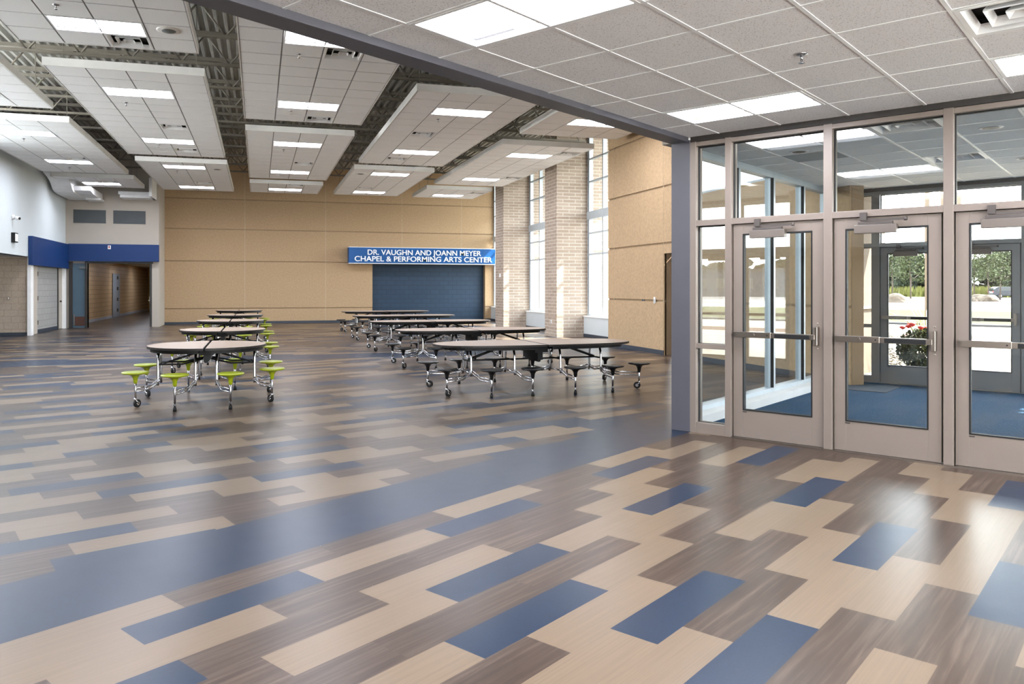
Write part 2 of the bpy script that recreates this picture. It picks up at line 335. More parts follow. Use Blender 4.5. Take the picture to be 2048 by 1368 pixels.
b = MB(); b.quad((-8, 16.5, 0), (11, 16.5, 0), (11, 17.65, 0), (-8, 17.65, 0)); b.quad((-12, -2, .0), (-6.9, -2, .0), (-6.9, 16.5, .0), (-12, 16.5, .0)); b.quad((-12, 17.65, .001), (-6.9, 17.65, .001), (-6.9, 33, .001), (-12, 33, .001))
o = b.build('floor', 'blue'); struct(o, 'blue floor stripe across the middle of the hall', 'floor')
b = MB(); b.box(7.5, 13.2, -4, 3.72, -.02, .004); o = b.build('floor', 'carpet', fr=FE); struct(o, 'blue carpet of the entrance vestibule', 'floor')

# ------------------------------------------------------------------ small ceiling fittings, used by foyer, vestibule and clouds
def make_light(lens='lamp'):
    t = thing('ceiling_light', 'x', 'ceiling light')
    f = MB(); a, c = .598, .299; w = .025
    f.box(-a, a, -c, -c + w, -.006, .03); f.box(-a, a, c - w, c, -.006, .03); f.box(-a, -a + w, -c + w, c - w, -.006, .03); f.box(a - w, a, -c + w, c - w, -.006, .03); f.box(-a, a, -c, c, .08, .09)
    f.build('frame', 'whitetrim', t)
    d = MB(); n = 10; v = []
    for i in range(n + 1):
        y = -c + w + (2 * (c - w)) * i / n; z = .045 - .045 * math.cos((i / n - .5) * math.pi)
        v += [(-a + w, y, z), (a - w, y, z)]
    d.add(v, [(2 * i, 2 * i + 2, 2 * i + 3, 2 * i + 1) for i in range(n)], 0, True)
    d.build('diffuser', lens, t); return t
def make_vent():
    t = thing('ceiling_vent', 'x', 'air vent'); f = MB(); a = .296
    f.box(-a, a, -a, -a + .03, -.006, .02); f.box(-a, a, a - .03, a, -.006, .02); f.box(-a, -a + .03, -a, a, -.006, .02); f.box(a - .03, a, -a, a, -.006, .02)
    f.build('frame', 'whitetrim', t)
    bk = MB(); bk.box(-a, a, -a, a, .10, .105); bk.box(-a, a, -a, -a + .004, .02, .1); bk.box(-a, a, a - .004, a, .02, .1); bk.box(-a, -a + .004, -a, a, .02, .1); bk.box(a - .004, a, -a, a, .02, .1)
    bk.build('backing', 'dark', t)
    for ro, ri, zo, zi in ((.266, .24, -.004, .04), (.17, .142, -.004, .04), (.075, .035, -.004, .04)):
        m = MB(); v = [(sx * ro, sy * ro, zo) for sx, sy in ((-1, -1), (1, -1), (1, 1), (-1, 1))] + [(sx * ri, sy * ri, zi) for sx, sy in ((-1, -1), (1, -1), (1, 1), (-1, 1))]
        v += [(x, y, z + .008) for x, y, z in v]
        m.add(v, [(i, (i + 1) % 4, 4 + (i + 1) % 4, 4 + i) for i in range(4)] + [(8 + i, 12 + i, 12 + (i + 1) % 4, 8 + (i + 1) % 4) for i in range(4)] + [(i, 8 + i, 8 + (i + 1) % 4, (i + 1) % 4) for i in range(4)])
        m.build('louver', 'whitetrim', t)
    return t
def make_speaker():
    t = thing('ceiling_speaker', 'x', 'speaker'); m = MB(); m.lathe([(.05, -.014), (.14, -.012), (.165, -.004), (.168, .01)][::-1], n=28); m.build('rim', 'cloud_edge', t)
    g = MB(); g.lathe([(.001, -.019), (.09, -.018), (.1, -.012)][::-1], n=24); g.build('grille', 'louver', t); return t
def make_sprinkler():
    t = thing('sprinkler', 'x', 'sprinkler'); m = MB(); m.lathe([(.012, -.012), (.04, -.006), (.042, .002)][::-1], n=20); m.build('escutcheon', 'chrome', t)
    g = MB(); g.cyl((0, 0, -.025), (0, 0, 1), .009, .03, 10); g.tube([(.006, 0, -.03), (.014, 0, -.045), (0, 0, -.058)], .003, 6); g.tube([(-.006, 0, -.03), (-.014, 0, -.045), (0, 0, -.058)], .003, 6); g.lathe([(.02, -.062), (.02, -.058)], n=12)
    g.build('deflector', 'chrome', t); return t
def make_downlight():
    t = thing('downlight', 'x', 'downlight'); m = MB(); m.lathe([(.075, -.002), (.095, -.008), (.11, .002)][::-1], n=28); m.build('trim_ring', 'whitetrim', t)
    g = MB(); g.lathe([(.001, -.009), (.073, -.009)][::-1], n=24); g.build('reflector', 'dark', t); return t
PROTO = {'light': make_light(), 'dimlight': make_light('lamp_dim'), 'vent': make_vent(), 'speaker': make_speaker(), 'sprinkler': make_sprinkler(), 'downlight': make_downlight()}
USED = set()
def fit(kind, x, y, z, label, group, fr=0.0, rz=0.0):
    if kind not in USED:
        USED.add(kind); r = PROTO[kind]; place(r, (x, y, z), fr, rz); r['label'] = label
        if group: r['group'] = group
        return r
    return dup(PROTO[kind], (x, y, z), fr, rz, label, group)

# ------------------------------------------------------------------ foyer ceiling
def grid_ceiling(xs, ys, z, skip, fr, tile, tee, label, thick=.02, tw=.024):
    """tiles between the grid lines xs / ys except the skipped cells (index pairs)"""
    b = MB()
    for i in range(len(xs) - 1):
        for j in range(len(ys) - 1):
            if (i, j) not in skip: b.box(xs[i], xs[i + 1], ys[j], ys[j + 1], z, z + thick)
    o = b.build('ceiling', tile, fr=fr); struct(o, label, 'ceiling')
    g = MB(); h = tw / 2
    for x in xs[1:-1]: g.box(x - h, x + h, ys[0], ys[-1], z - .004, z + .001)
    for y in ys[1:-1]: g.box(xs[0], xs[-1], y - h, y + h, z - .0045, z + .0005)
    go = g.build('grid', tee, fr=fr); go.parent = o; go.location = (0, 0, 0); go.rotation_euler = (0, 0, 0)
    return o
ZC = 3.05
US = [3.76 + .622 * i for i in range(-15, 6)]; US = [-5.7] + [u for u in US if u > -5.6] + [7.6]
VS = [3.335 - .613 * j for j in range(0, 14)][::-1] + [3.66]
def cell(val, arr):
    for i in range(len(arr) - 1):
        if arr[i] <= val < arr[i + 1]: return i
foy_l = [(3.45, 2.72), (6.57, 2.72), (3.45, .27), (6.57, .27), (3.45, -2.18), (6.57, -2.18), (.34, 2.72), (.34, .27), (.34, -2.18), (-2.77, 2.72), (-2.77, .27), (-2.77, -2.18)]
foy_v = [(5.315, .577), (1.58, -1.87)]
skip = set()
for u, v in foy_l: skip |= {(cell(u, US), cell(v + .2, VS)), (cell(u, US), cell(v - .2, VS))}
for u, v in foy_v: skip.add((cell(u, US), cell(v, VS)))
grid_ceiling(US, VS, ZC, skip, FE, 'tile', 'tee', 'speckled tile ceiling of the foyer')
fl = {(0): 'large lit troffer at the top of the photo, above the beam', (1): 'lit troffer in the foyer ceiling above the first glass door',
      (3): 'lit troffer cut by the right edge of the photo, beside the near square vent'}
for i, (u, v) in enumerate(foy_l):
    uc = (US[cell(u, US)] + US[cell(u, US) + 1]) / 2; j = cell(v + .2, VS); vc = VS[j]
    fit('light', uc, vc, ZC, fl.get(i, 'foyer troffer out of the photo, %s row from the doors, %s from the beam' % (['second', 'first', 'third', 'fourth'][[3.45, 6.57, .34, -2.77].index(u)], ['first', 'second', 'third'][[2.72, .27, -2.18].index(v)])), 'foyer ceiling lights', FE, 90)
for i, (u, v) in enumerate(foy_v):
    fit('vent', (US[cell(u, US)] + US[cell(u, US) + 1]) / 2, (VS[cell(v, VS)] + VS[cell(v, VS) + 1]) / 2, ZC, ['white square louvred vent in the foyer ceiling at the top right corner', 'white square louvred vent in the foyer ceiling behind the camera'][i], 'foyer ceiling vents', FE)
fit('sprinkler', 5.29, 1.79, ZC, 'chrome sprinkler head in a foyer tile, left of the square vent', None, FE)

# ------------------------------------------------------------------ beam, column and walls round the foyer
b = MB(); b.box(-5.8, 7.45, 3.66, 3.85, 3.0, 3.45); struct(b.build('beam', 'steelpaint', fr=FE, bevel=.004), 'blue grey painted steel beam between foyer and hall', 'beam')
b = MB(); b.box(7.44, 7.62, 3.64, 3.85, 0, 3.02); b.box(7.62, 7.86, 3.7, 3.86, 0, 3.05); struct(b.build('column', 'steelpaint', fr=FE, bevel=.004), 'blue grey square steel column left of the glass doors', 'column')
b = MB(); b.box(-5.8, 7.62, 3.7, 3.84, 3.4, 6.9); b.box(7.9, 12.9, 4.02, 4.2, 3.1, 6.9); b.box(7.6, 7.9, 3.7, 3.84, 3.05, 6.9); struct(b.build('wall_front', 'beigewall', fr=FE), 'wall of the hall above the beam')
b = MB(); b.box(-5.9, -5.7, -.6, 3.8, 0, 3.2); b.box(-5.9, -5.7, -5.2, -.6, 3.0, 3.2); b.box(-5.9, 7.6, -5.3, -5.1, 3.0, 3.2); b.box(7.45, 7.6, -5.2, -1.6, 0, 3.2); struct(b.build('wall_foyer', 'beigewall', fr=FE), 'beige walls behind the camera')

def added_glazing(n, x0, x1, y, z0, z1, fr, label, rz=0, step=1.4):  # glazing added out of view to let in more daylight
    t = thing('window_%d' % n, label, 'window', (0, 0, 0), fr, kind='structure'); f = MB(); k = x0
    P = (lambda a, b_, c_, d_, e_, g_: f.box(a, b_, c_, d_, e_, g_)) if rz == 0 else (lambda a, b_, c_, d_, e_, g_: f.box(c_, d_, a, b_, e_, g_))
    while k < x1 - .05: P(k, k + .06, y - .06, y + .06, z0, z1); k += step
    P(x1 - .06, x1, y - .06, y + .06, z0, z1); P(x0, x1, y - .06, y + .06, z0, z0 + .06); P(x0, x1, y - .06, y + .06, z1 - .06, z1); f.build('frame', 'alu', t)
    g = MB()
    if rz == 0: g.box(x0, x1, y - .004, y + .004, z0, z1)
    else: g.box(y - .004, y + .004, x0, x1, z0, z1)
    g.build('pane', 'glass', t); return t
added_glazing(8, -5.7, 7.45, -5.2, 0, 3.0, FE, 'added glass wall behind the camera letting in daylight')  # unseen glass wall, added to brighten the foyer
added_glazing(9, -5.1, -.6, -5.8, 0, 3.0, FE, 'added unseen glass side of the foyer for more daylight', 90)  # second unseen glass side, added for daylight on the foyer ceiling
portal(1 * _c + 5.5 * _s, 1 * _s - 5.5 * _c, 1.5, 13, 3, FE); portal(-6.1 * _c + 2.85 * _s, -6.1 * _s - 2.85 * _c, 1.5, 4.6, 3, FE - 90)
# ------------------------------------------------------------------ storefronts
def storefront(u0, posts, doors, side, name, label, vlo, matn):
    """posts: list of (v_low, v_high); doors: openings (v_low, v_high); side: glazed side bays (v_low, v_high)"""
    t = thing(name, label, 'window', (u0, 0, 0), FE, kind='structure'); d0, d1 = -.01, .14
    f = MB()
    for a, c in posts: f.box(d0, d1, a, c, 0, 2.995)
    top = max(p[1] for p in posts); lo = min(p[0] for p in posts)
    f.box(d0 + .004, d1 - .004, lo, top, 2.945, 2.99); f.box(d0 + .004, d1 - .004, lo, top, 2.125, 2.185)
    for a, c in side: f.box(d0 + .004, d1 - .004, a, c, 0, .11); f.box(d0 + .004, d1 - .004, a, c, .87, .92)
    for a, c in doors: f.box(.075, .1, a - .002, a + .022, .012, 2.126); f.box(.075, .1, c - .022, c + .002, .012, 2.126); f.box(.075, .1, a, c, 2.1, 2.126)
    f.build('frame', matn, t, bevel=.003)
    g = MB()
    for a, c in doors + side:
        for z0, z1 in (((2.18, 2.95),) if (a, c) in doors else ((.1, .88), (.91, 2.13), (2.18, 2.95))):
            g.box(.06, .072, a - .005, c + .005, z0, z1)
            for s_, e_ in ((d0 + .02, .058), (.074, d1 - .02)):       # dark glazing gaskets
                g.box(.05, .082, a, a + .008, z0, z1, 1) if s_ < .05 else None
                g.box(.05, .082, c - .008, c, z0, z1, 1) if s_ < .05 else None
                g.box(.05, .082, a, c, z1 - .015, z1, 1) if s_ < .05 else None
                g.box(.05, .082, a, c, z0, z0 + .01, 1) if s_ < .05 else None
    g.build('pane', ['glass', 'black'], t)
    h = MB(); h.box(.0, .15, lo, top, 2.995, 3.06); h.build('head_shadow_gap', 'dark', t)  # dark strip standing for the shadowed gap above the frame
    th = MB(); th.box(-.03, .17, min(a for a, c in doors), max(c for a, c in doors), 0, .012); th.build('threshold', 'nickel', t)
    return t
def make_door(name, label, loc, matn, hinge_shadow=True):
    """full-glass door, left edge at local y=0, running to y=-.865; room side towards -x"""
    t = thing(name, label, 'door', loc, FE, kind='structure'); W = .865; x0, x1 = .02, .065
    f = MB(); f.box(x0, x1, -.105, -.003, .014, 2.12); f.box(x0, x1, -W + .003, -W + .105, .014, 2.12)
    f.box(x0 + .001, x1 - .001, -W + .105, -.105, .014, .285); f.box(x0 + .001, x1 - .001, -W + .105, -.105, 2.02, 2.12); f.build('leaf', matn, t, bevel=.002)
    g = MB(); g.box(.038, .047, -W + .1, -.1, .28, 2.03)
    for a, c, z0, z1 in ((-W + .1, -.1, .28, .292), (-W + .1, -.1, 2.01, 2.025), (-W + .1, -W + .112, .28, 2.02), (-.112, -.1, .28, 2.02)): g.box(x0 - .003, x1 + .003, a, c, z0, z1, 1)
    g.build('glass', ['glass', 'black'], t)
    lb = MB(); lb.box(x0 - .002, x0, -.14, -.1, .262, .272); lb.build('maker_tag', 'dark', t)
    p = MB(); p.box(-.055, -.015, -.4, -.03, 1.005, 1.06); p.box(-.055, .02, -.06, -.03, 1.01, 1.055); p.box(-.052, -.012, -W + .06, -.4, 1.008, 1.057)
    bar = p.build('push_bar', 'nickel', t, bevel=.003)
    q = MB(); q.box(-.062, -.05, -.76, -.44, 1.012, 1.05); q.build('touch_pad', 'black', bar, bevel=.002)
    q = MB(); q.cyl((-.058, -.23, 1.033), (1, 0, 0), .016, .01); q.cyl((-.058, -.37, 1.033), (1, 0, 0), .006, .01, mi=1); q.build('key_cylinder', ['nickel', 'black'], bar)
    q = MB(); q.box(-.05, .02, -W + .035, -W + .07, .955, 1.13); q.cyl((.018, -W + .052, 1.16), (1, 0, 0), .009, .01); q.cyl((.018, -W + .052, .925), (1, 0, 0), .009, .01); q.build('latch_housing', 'nickel', t, bevel=.008)
    c_ = MB(); c_.box(-.045, .02, -.53, -.19, 1.975, 2.05); cl = c_.build('closer', 'closerbody', t, bevel=.004)
    c_ = MB(); c_.box(-.035, -.005, -.5, -.22, 2.052, 2.075); c_.box(-.03, -.012, -.6, -.24, 2.082, 2.098); c_.cyl((-.021, -.6, 2.09), (0, 0, 1), .014, .03); c_.build('closer_arm', 'closermetal', cl)
    c_ = MB(); c_.box(-.04, .0, -.29, -.235, 2.09, 2.16); c_.build('arm_bracket', 'closermetal', cl)
    return t
posts = [(3.575, 3.64), (3.2, 3.265), (2.245, 2.322), (1.285, 1.36), (.325, .40), (-.56, -.5), (-1.6, -1.5)]
drs = [(2.322, 3.2), (1.36, 2.245), (.40, 1.285)]
storefront(7.45, posts, drs, [(3.265, 3.575), (-.5, .325), (-1.5, -.56)], 'window_1', 'taupe framed glass storefront between foyer and vestibule', 0, 'taupe')
d1 = make_door('door_1', 'first taupe glass door with push bar, right of the steel column', (7.45, 3.193, 0), 'taupe')
dl = ['second taupe glass door with push bar, the middle one', 'third taupe glass door, cut by the right edge of the photo']
for i, (a, c) in enumerate(drs[1:]):
    o = dup(d1, (7.45, c - .006, 0), FE, 0, dl[i]); o.name = 'door_%d' % (i + 2)
p2 = [(3.775, 3.95), (3.275, 3.395), (2.335, 2.41), (1.385, 1.455), (.43, .51), (-.56, -.5), (-1.6, -1.5), (-3.2, -3.1)]
dr2 = [(2.41, 3.275), (1.455, 2.335), (.51, 1.385)]
storefront(13.2, p2, dr2, [(3.395, 3.775), (-.5, .43), (-1.5, -.56), (-3.1, -1.6)], 'window_2', 'outer glass storefront of the vestibule', 0, 'outerframe')
d4 = make_door('door_4', 'outer glass door seen through the middle door', (13.2, dr2[0][1] - .002, 0), 'outerframe')
for i, (a, c) in list(enumerate(dr2))[1:]:
    o = dup(d4, (13.2, c - .002, 0), FE, 0, ['outer glass door seen through the middle door', 'outer glass door with the car behind it', 'outer glass door out of the photo'][i]); o.name = 'door_%d' % (i + 4)
# side glazing of the vestibule
t = thing('window_3', 'glazed side wall of the vestibule on a white curb', 'window', (0, 3.95, 0), FE, kind='structure')
f = MB(); mu = [7.88, 9.3, 10.45, 11.63, 12.72]
for u in mu: f.box(u - .035, u + .035, -.06, .06, .1, 3.05)
f.box(7.86, 12.75, -.058, .058, .1, .15); f.box(7.86, 12.75, -.058, .058, 2.97, 3.05); f.build('frame', 'alu', t)
g = MB(); g.box(7.88, 12.72, -.004, .004, .14, 2.98); g.build('pane', 'glass', t)
g = MB()
for u in mu[1:-1]: g.box(u - .036, u - .03, -.062, -.02, .15, 2.97)
g.build('gasket', 'black', t)
cb = MB(); cb.box(7.86, 12.85, -.23, .07, 0, .1); cb.build('curb', 'whitetrim', t)
# vestibule ceiling
UV = [7.6, 7.99] + [7.99 + .61 * i for i in range(1, 9)] + [13.25]; VV = [-4] + [2.14 - .613 * j for j in range(9, -4, -1)]
VV = [v for v in VV if v <= 3.6] + [3.98]
vl = [(8.3, 2.45 + .3), (11.35, 2.75), (8.3, .3), (11.35, .3)]; vv = [(8.3, 1.83), (10.74, 1.83)]
skip = set()
for u, v in vl: skip |= {(cell(u, UV), cell(v + .25, VV)), (cell(u, UV), cell(v - .25, VV))}
for u, v in vv: skip.add((cell(u, UV), cell(v, VV)))
M['tile_vest'] = tilemat('pale vestibule tile', (232, 232, 230), 0.8)
grid_ceiling(UV, VV, ZC, skip, FE, 'tile_vest', 'tee', 'tile ceiling of the vestibule')
b = MB(); b.box(UV[cell(9.6, UV)], UV[cell(9.6, UV) + 1], 2.753, 3.366, ZC - .004, ZC - .001); tag(b.build('access_panel', mat('grey access tile', (150, 156, 158), .8), fr=FE), 'grey access tile in the vestibule ceiling above the first door', 'ceiling panel')
for i, (u, v) in enumerate(vl):
    j = cell(v + .25, VV); fit('dimlight', (UV[cell(u, UV)] + UV[cell(u, UV) + 1]) / 2, VV[j], ZC, ['pale troffer light in the vestibule ceiling nearest the inner doors', 'pale troffer light in the vestibule ceiling near the outer doors', 'pale troffer light of the vestibule, near row and out of the photo', 'pale troffer light of the vestibule, far row and out of the photo'][i], 'vestibule ceiling lights', FE, 90)
for i, (u, v) in enumerate(vv):
    fit('vent', (UV[cell(u, UV)] + UV[cell(u, UV) + 1]) / 2, (VV[cell(v, VV)] + VV[cell(v, VV) + 1]) / 2, ZC, ['square vent in the vestibule ceiling above the middle door, the nearer one', 'square vent in the vestibule ceiling farther back, behind the door mullion'][i], 'vestibule ceiling vents', FE)
for i, (u, v) in enumerate([(8.93, 1.23), (9.05, 3.09), (11.54, 3.09), (11.3, 1.2)]):
    fit('downlight', u, v, ZC, ['round recessed downlight in the vestibule ceiling right of the near vent', 'round recessed downlight beside the grey access tile', 'round recessed downlight near the far pale troffer', 'round recessed downlight at the right edge, far row'][i], 'vestibule downlights', FE)
b = MB(); b.box(12.0, 12.9, 2.9, 3.65, .004, .012); tag(b.build('door_mat', mat('charcoal mat', (44, 56, 70), .95), fr=FE), 'dark mat on the blue carpet by the outer doors', 'mat')
b = MB(); b.box(7.5, 13.3, -4.2, -4, 0, 3.1); b.box(7.6, 13.4, -4.2, 4.1, 3.1, 3.3); b.box(7.6, 13.4, -4.2, 4.1, 3.3, 3.35, 1); struct(b.build('wall_vestibule', ['beigewall', 'conc_bounce'], fr=FE))  # pale top layer added to bounce sun up into the hall

# ------------------------------------------------------------------ hall walls
ZT = 6.85
def panel_wall(name, label, a0, a1, face, cols, grooves, axis, holes=(), z1=ZT, mt='precast', thick=.25, sgn=1):
    """precast panels with reveals; axis 'x': wall runs along X with its face at y=face looking to -Y; axis 'y': runs along Y, face at x=face looking to -X"""
    t = thing(name, label, None, kind='structure'); b = MB()
    zs = [0] + grooves + [z1]; cs = sorted([a0] + cols + [a1])
    def bx(m, p0, p1, d0, d1, za, zb, mi=0):
        if p1 - p0 < 1e-4 or zb - za < 1e-4: return
        if axis == 'x': m.box(p0, p1, face + d0, face + d1, za, zb, mi)
        else: m.box(face + d0, face + d1, p0, p1, za, zb, mi)
    def split(m, p0, p1, d0, d1, za, zb, mi=0):
        for (h0, h1, hz) in holes:
            if p0 < h1 and p1 > h0 and za < hz:
                bx(m, p0, min(p1, h0), d0, d1, za, zb, mi); bx(m, max(p0, h1), p1, d0, d1, za, zb, mi); bx(m, max(p0, h0), min(p1, h1), d0, d1, hz, zb, mi); return
        bx(m, p0, p1, d0, d1, za, zb, mi)
    for i in range(len(zs) - 1):
        za = zs[i] + (.022 if i else 0); zb = zs[i + 1] - (.022 if i < len(zs) - 2 else 0)
        for j in range(len(cs) - 1): split(b, cs[j] + .006, cs[j + 1] - .006, 0, .06, za, zb)
    split(b, a0, a1, .03, thick, 0, z1, 1)
    b.build('panel', [mt, 'groove'], t)
    j_ = MB()
    for c_ in cols: split(j_, c_ - .007, c_ + .007, .004, .02, 0, z1)
    if cols: j_.build('joint', 'joint', t)
    return t
panel_wall('wall_back', 'tan precast panel back wall', -3.87, 10.4, 33.5, [-.54, 2.76, 6.06, 8.75], [.635, 2.58, 3.9, 5.14], 'x', holes=[(4.76, 9.85, 2.56)])
b = MB(); b.box(4.6, 10, 33.78, 33.9, 0, 2.7); struct(b.build('wall_recess', 'cmu_blue'), 'slate blue painted block recess under the sign')
b = MB(); b.box(-3.87, 4.76, 33.485, 33.5, 0, .1); b.box(9.85, 10.3, 33.485, 33.5, 0, .1); struct(b.build('baseboard_back', 'base'))
# right: precast pier with a door, brick columns and windows
panel_wall('wall_right', 'tan precast panel wall beside the glass entrance', 14.3, 18.2, 8.65, [17.86, 15.38], [1.2, 2.48, 3.74, 5.0], 'y', holes=[(14.3, 15.36, 2.25)])
panel_wall('wall_right', 'tan precast panel wall of the hall beside the vestibule', 9.75, 14.3, 8.65, [], [1.2, 2.48], 'y', z1=3.4)
b = MB(); b.box(8.65, 8.9, 9.5, 14.3, 6.4, ZT); b.box(8.65, 8.9, 9.5, 10.2, 3.4, 6.4); struct(b.build('wall_right_upper', 'precast'))
b = MB(); b.box(8.9, 9.9, 18.15, 18.2, 0, ZT); struct(b.build('wall_return', 'precast'))
b = MB(); b.box(8.636, 8.65, 15.36, 18.2, 0, .1); b.box(8.636, 8.65, 9.9, 14.35, 0, .1); struct(b.build('baseboard_right', 'base'))
t = thing('door_7', 'grey steel door in the tan wall behind the column', 'door', (8.98, 14.85, 0), kind='structure')
b = MB(); b.box(0, .05, -.45, .45, .01, 2.14); b.build('leaf', 'doorgrey', t)
b = MB(); b.box(-.05, .06, .45, .52, 0, 2.2); b.box(-.05, .06, -.52, -.45, 0, 2.2); b.box(-.05, .06, -.52, .52, 2.14, 2.26); b.build('frame', 'doorgrey', t)
for z in (.25, 1.1, 1.9):
    b = MB(); b.box(-.012, 0, .42, .46, z - .06, z + .06); b.build('hinge', 'nickel', t)
for i, (y, lab) in enumerate([(16.35, 'small grey outlet plate in the wall groove, left of the white switch'), (15.75, 'small white switch plate in the wall groove beside the grey door')]):
    b = MB(); b.box(-.012, 0, -.06 + .02 * i, .06 - .02 * i, -.05, .06 + .03 * i); o = b.build('switch_plate', 'louver' if i == 0 else 'whitetrim', loc=(8.67 - .03 * i, y, 1.19), bevel=.003); tag(o, lab, 'switch')
    b = MB(); b.box(-.018, -.012, -.012, .012, .01, .035); b.box(-.018, -.012, -.012, .012, -.03, -.005); b.build('switch', 'dark', o)
def brick_col(y0, y1, x1, label):
    t = thing('column', label, 'column', (8.65, y0, 0), kind='structure')
    b = MB(); w = y1 - y0; d = x1 - 8.65; b.box(0, d, 0, w, 0, ZT)
    me = b.build('shaft', ['brick_x', 'brick_y'], t)
    for p in me.data.polygons:
        p.material_index = 1 if abs(p.normal.y) > .5 else 0
    k = MB()
    for z in (.62, 2.62, 3.6): k.box(-.006, d, -.006, w + .006, z, z + .012)
    k.build('course_line', mat('course joint', (150, 126, 106), .8), t)
    return t
brick_col(21.75, 22.76, 11.3, 'nearer sand brick column on the window wall')
brick_col(27.02, 28.03, 11.3, 'farther sand brick column on the window wall')
def window(n, y0, y1, a, label, step=.98):
    t = thing('window_%d' % n, label, 'window', (a, y0, 0), kind='structure'); w = y1 - y0
    f = MB(); ys = [.0] + [w - .14 - step * i for i in range(0, 8) if w - .14 - step * i > .3][::-1] + [w - .06]
    for y in ys: f.box(-.05, .07, y, y + .055, .64, 6.4)
    for z0, z1, d in ((.64, .7, 0), (2.48, 2.53, 0), (3.12, 3.17, 0), (3.56, 3.8, .03), (4.68, 4.73, 0), (5.36, 5.41, 0), (6.3, 6.4, 0)): f.box(-.045 - d, .06, 0, w, z0, z1)
    f.build('frame', 'alu', t)
    g = MB(); g.box(.005, .012, 0, w, .66, 6.35); g.build('pane', 'winglass', t)
    k = MB()
    for y in ys[:-1]: k.box(-.052, .072, y + .056, y + .066, .7, 3.56); k.box(-.052, .072, y + .056, y + .066, 3.8, 6.3)
    k.build('gasket', mat('window gasket', (34, 62, 96), .5), t)
    s_ = MB(); s_.box(-.17, .12, 0, w, 0, .61); s_.build('sill_wall', 'white', t); s_ = MB(); s_.box(-.2, .12, 0, w, .61, .64); s_.build('sill', 'whitetrim', t)
    k = MB(); k.box(-.182, -.17, 0, w, 0, .1); k.build('base', 'base', t)
    h = MB(); h.box(-.1, .15, 0, w, 6.4, ZT); h.build('head', 'white', t)
window(4, 18.2, 21.75, 9.7, 'tall windows between tan wall and nearer brick column')
window(5, 22.76, 27.02, 9.7, 'tall windows between the two brick columns')
window(6, 28.03, 33.5, 10.3, 'tall windows between farther brick column and back wall')
b = MB(); b.box(.0, .015, -.05, .05, -.05, .05); b.cyl((-.004, 0, .02), (1, 0, 0), .012, .01, mi=1); b.cyl((-.004, 0, -.02), (1, 0, 0), .012, .01, mi=1)
o = b.build('wall_outlet', ['whitetrim', 'dark'], loc=(8.635, 22.2, .45)); tag(o, 'white double outlet low on the nearer brick column', 'outlet')
b = MB(); b.box(-.03, .0, -.06, .06, -.07, .07); b.box(-.034, -.03, -.03, .03, -.03, .03, 1); o = b.build('alarm_strobe', ['whitetrim', 'letter'], loc=(8.65, 27.4, 1.95), bevel=.004); tag(o, 'white alarm strobe on the farther brick column', 'alarm')
added_glazing(11, 10.2, 14.3, 8.78, 3.4, 6.4, 0, 'high windows added above the vestibule roof for more daylight', 90)  # unseen windows added to brighten the hall ceiling
portal(9.0, 12.25, 4.9, 4.1, 3, 90)
b = MB(); b.box(9.2, 12.4, 8, 18.2, 6.5, 6.85); struct(b.build('shade_overhang', 'ext'), 'added overhang keeping sun off the high windows above the vestibule', 'roof')  # unseen overhang added to block direct sun from these windows
# left
added_glazing(12, 7, 21.5, -6.98, 3.0, 6.5, 0, 'added unseen high windows in the left hall wall for daylight', 90)  # unseen windows added to lift the ceiling clouds
portal(-7.3, 14.25, 4.75, 14.5, 3.5, -90)
b = MB(); b.box(-11.9, -7.0, -2, 27, 2.62, 2.7); struct(b.build('roof_low', 'conc_bounce'), 'low roof beside the hall, made pale to bounce daylight', 'roof')  # pale layer added to throw daylight up through the left windows
b = MB(); b.box(-7.1, -6.87, -1.0, 26.85, 2.46, 3.0); b.box(-7.1, -6.87, -1.0, 26.85, 6.5, ZT); b.box(-7.1, -6.87, -1, 7, 3.0, 6.5); b.box(-7.1, -6.87, 21.5, 26.85, 3.0, 6.5); b.box(-7.1, -6.87, 26.85, 31.9, 2.46, ZT); struct(b.build('wall_left', 'white'), 'white upper wall on the left')
b = MB(); b.box(-12, -6.93, 27.1, 27.3, 0, 2.46); struct(b.build('wall_wing', 'cmu_x'), 'beige block wall at the far left')
b = MB(); b.box(-12, -6.9, -2, 27.1, 2.46, 2.6); struct(b.build('ceiling', 'white'))
b = MB(); b.box(-12.2, -12, -2, 33, 0, 2.6); b.box(-12, -6, -2.2, -2, 0, 6.9); struct(b.build('wall_far_left', 'beigewall'))
b = MB(); b.box(-12, -6.93, 27.085, 27.1, 0, .1); struct(b.build('baseboard_left', 'base'))
b = MB(); b.box(-6.93, -6.83, 27.0, 27.3, 0, 2.46); b.box(-6.93, -6.83, 31.42, 31.62, 0, 2.46); struct(b.build('trim_1', 'whitetrim'), 'white posts framing the side door recess')
b = MB(); b.box(-7.45, -6.97, 27.3, 33.2, 0, 2.46); b.box(-6.97, -6.87, 31.7, 31.9, 0, 2.46); b.box(-12, -7.2, 32.9, 33.1, 0, 2.6); struct(b.build('wall_side_recess', 'cmu_grey'))
b = MB(); b.box(-6.98, -6.93, 27.3, 31.6, 2.2, 2.46); struct(b.build('trim_2', 'doorgrey'))
b = MB(); b.box(-6.97, -6.955, 28.2, 30.9, 0, .12); struct(b.build('baseboard_recess', 'base'))
t = thing('door_8', 'narrow beige door in the left recess', 'door', (-6.955, 31.18, 0), kind='structure')
b = MB(); b.box(-.014, .02, -.22, .24, .01, 2.25); b.build('leaf', 'beigewall', t)
b = MB(); b.cyl((.04, .0, 1.0), (1, 0, 0), .03, .05); b.box(.05, .07, -.1, .02, .985, 1.01); b.build('handle', 'dark', t)
b = MB(); b.box(-.014, .02, -.27, -.22, 0, 2.25); b.build('frame', 'dark', t)
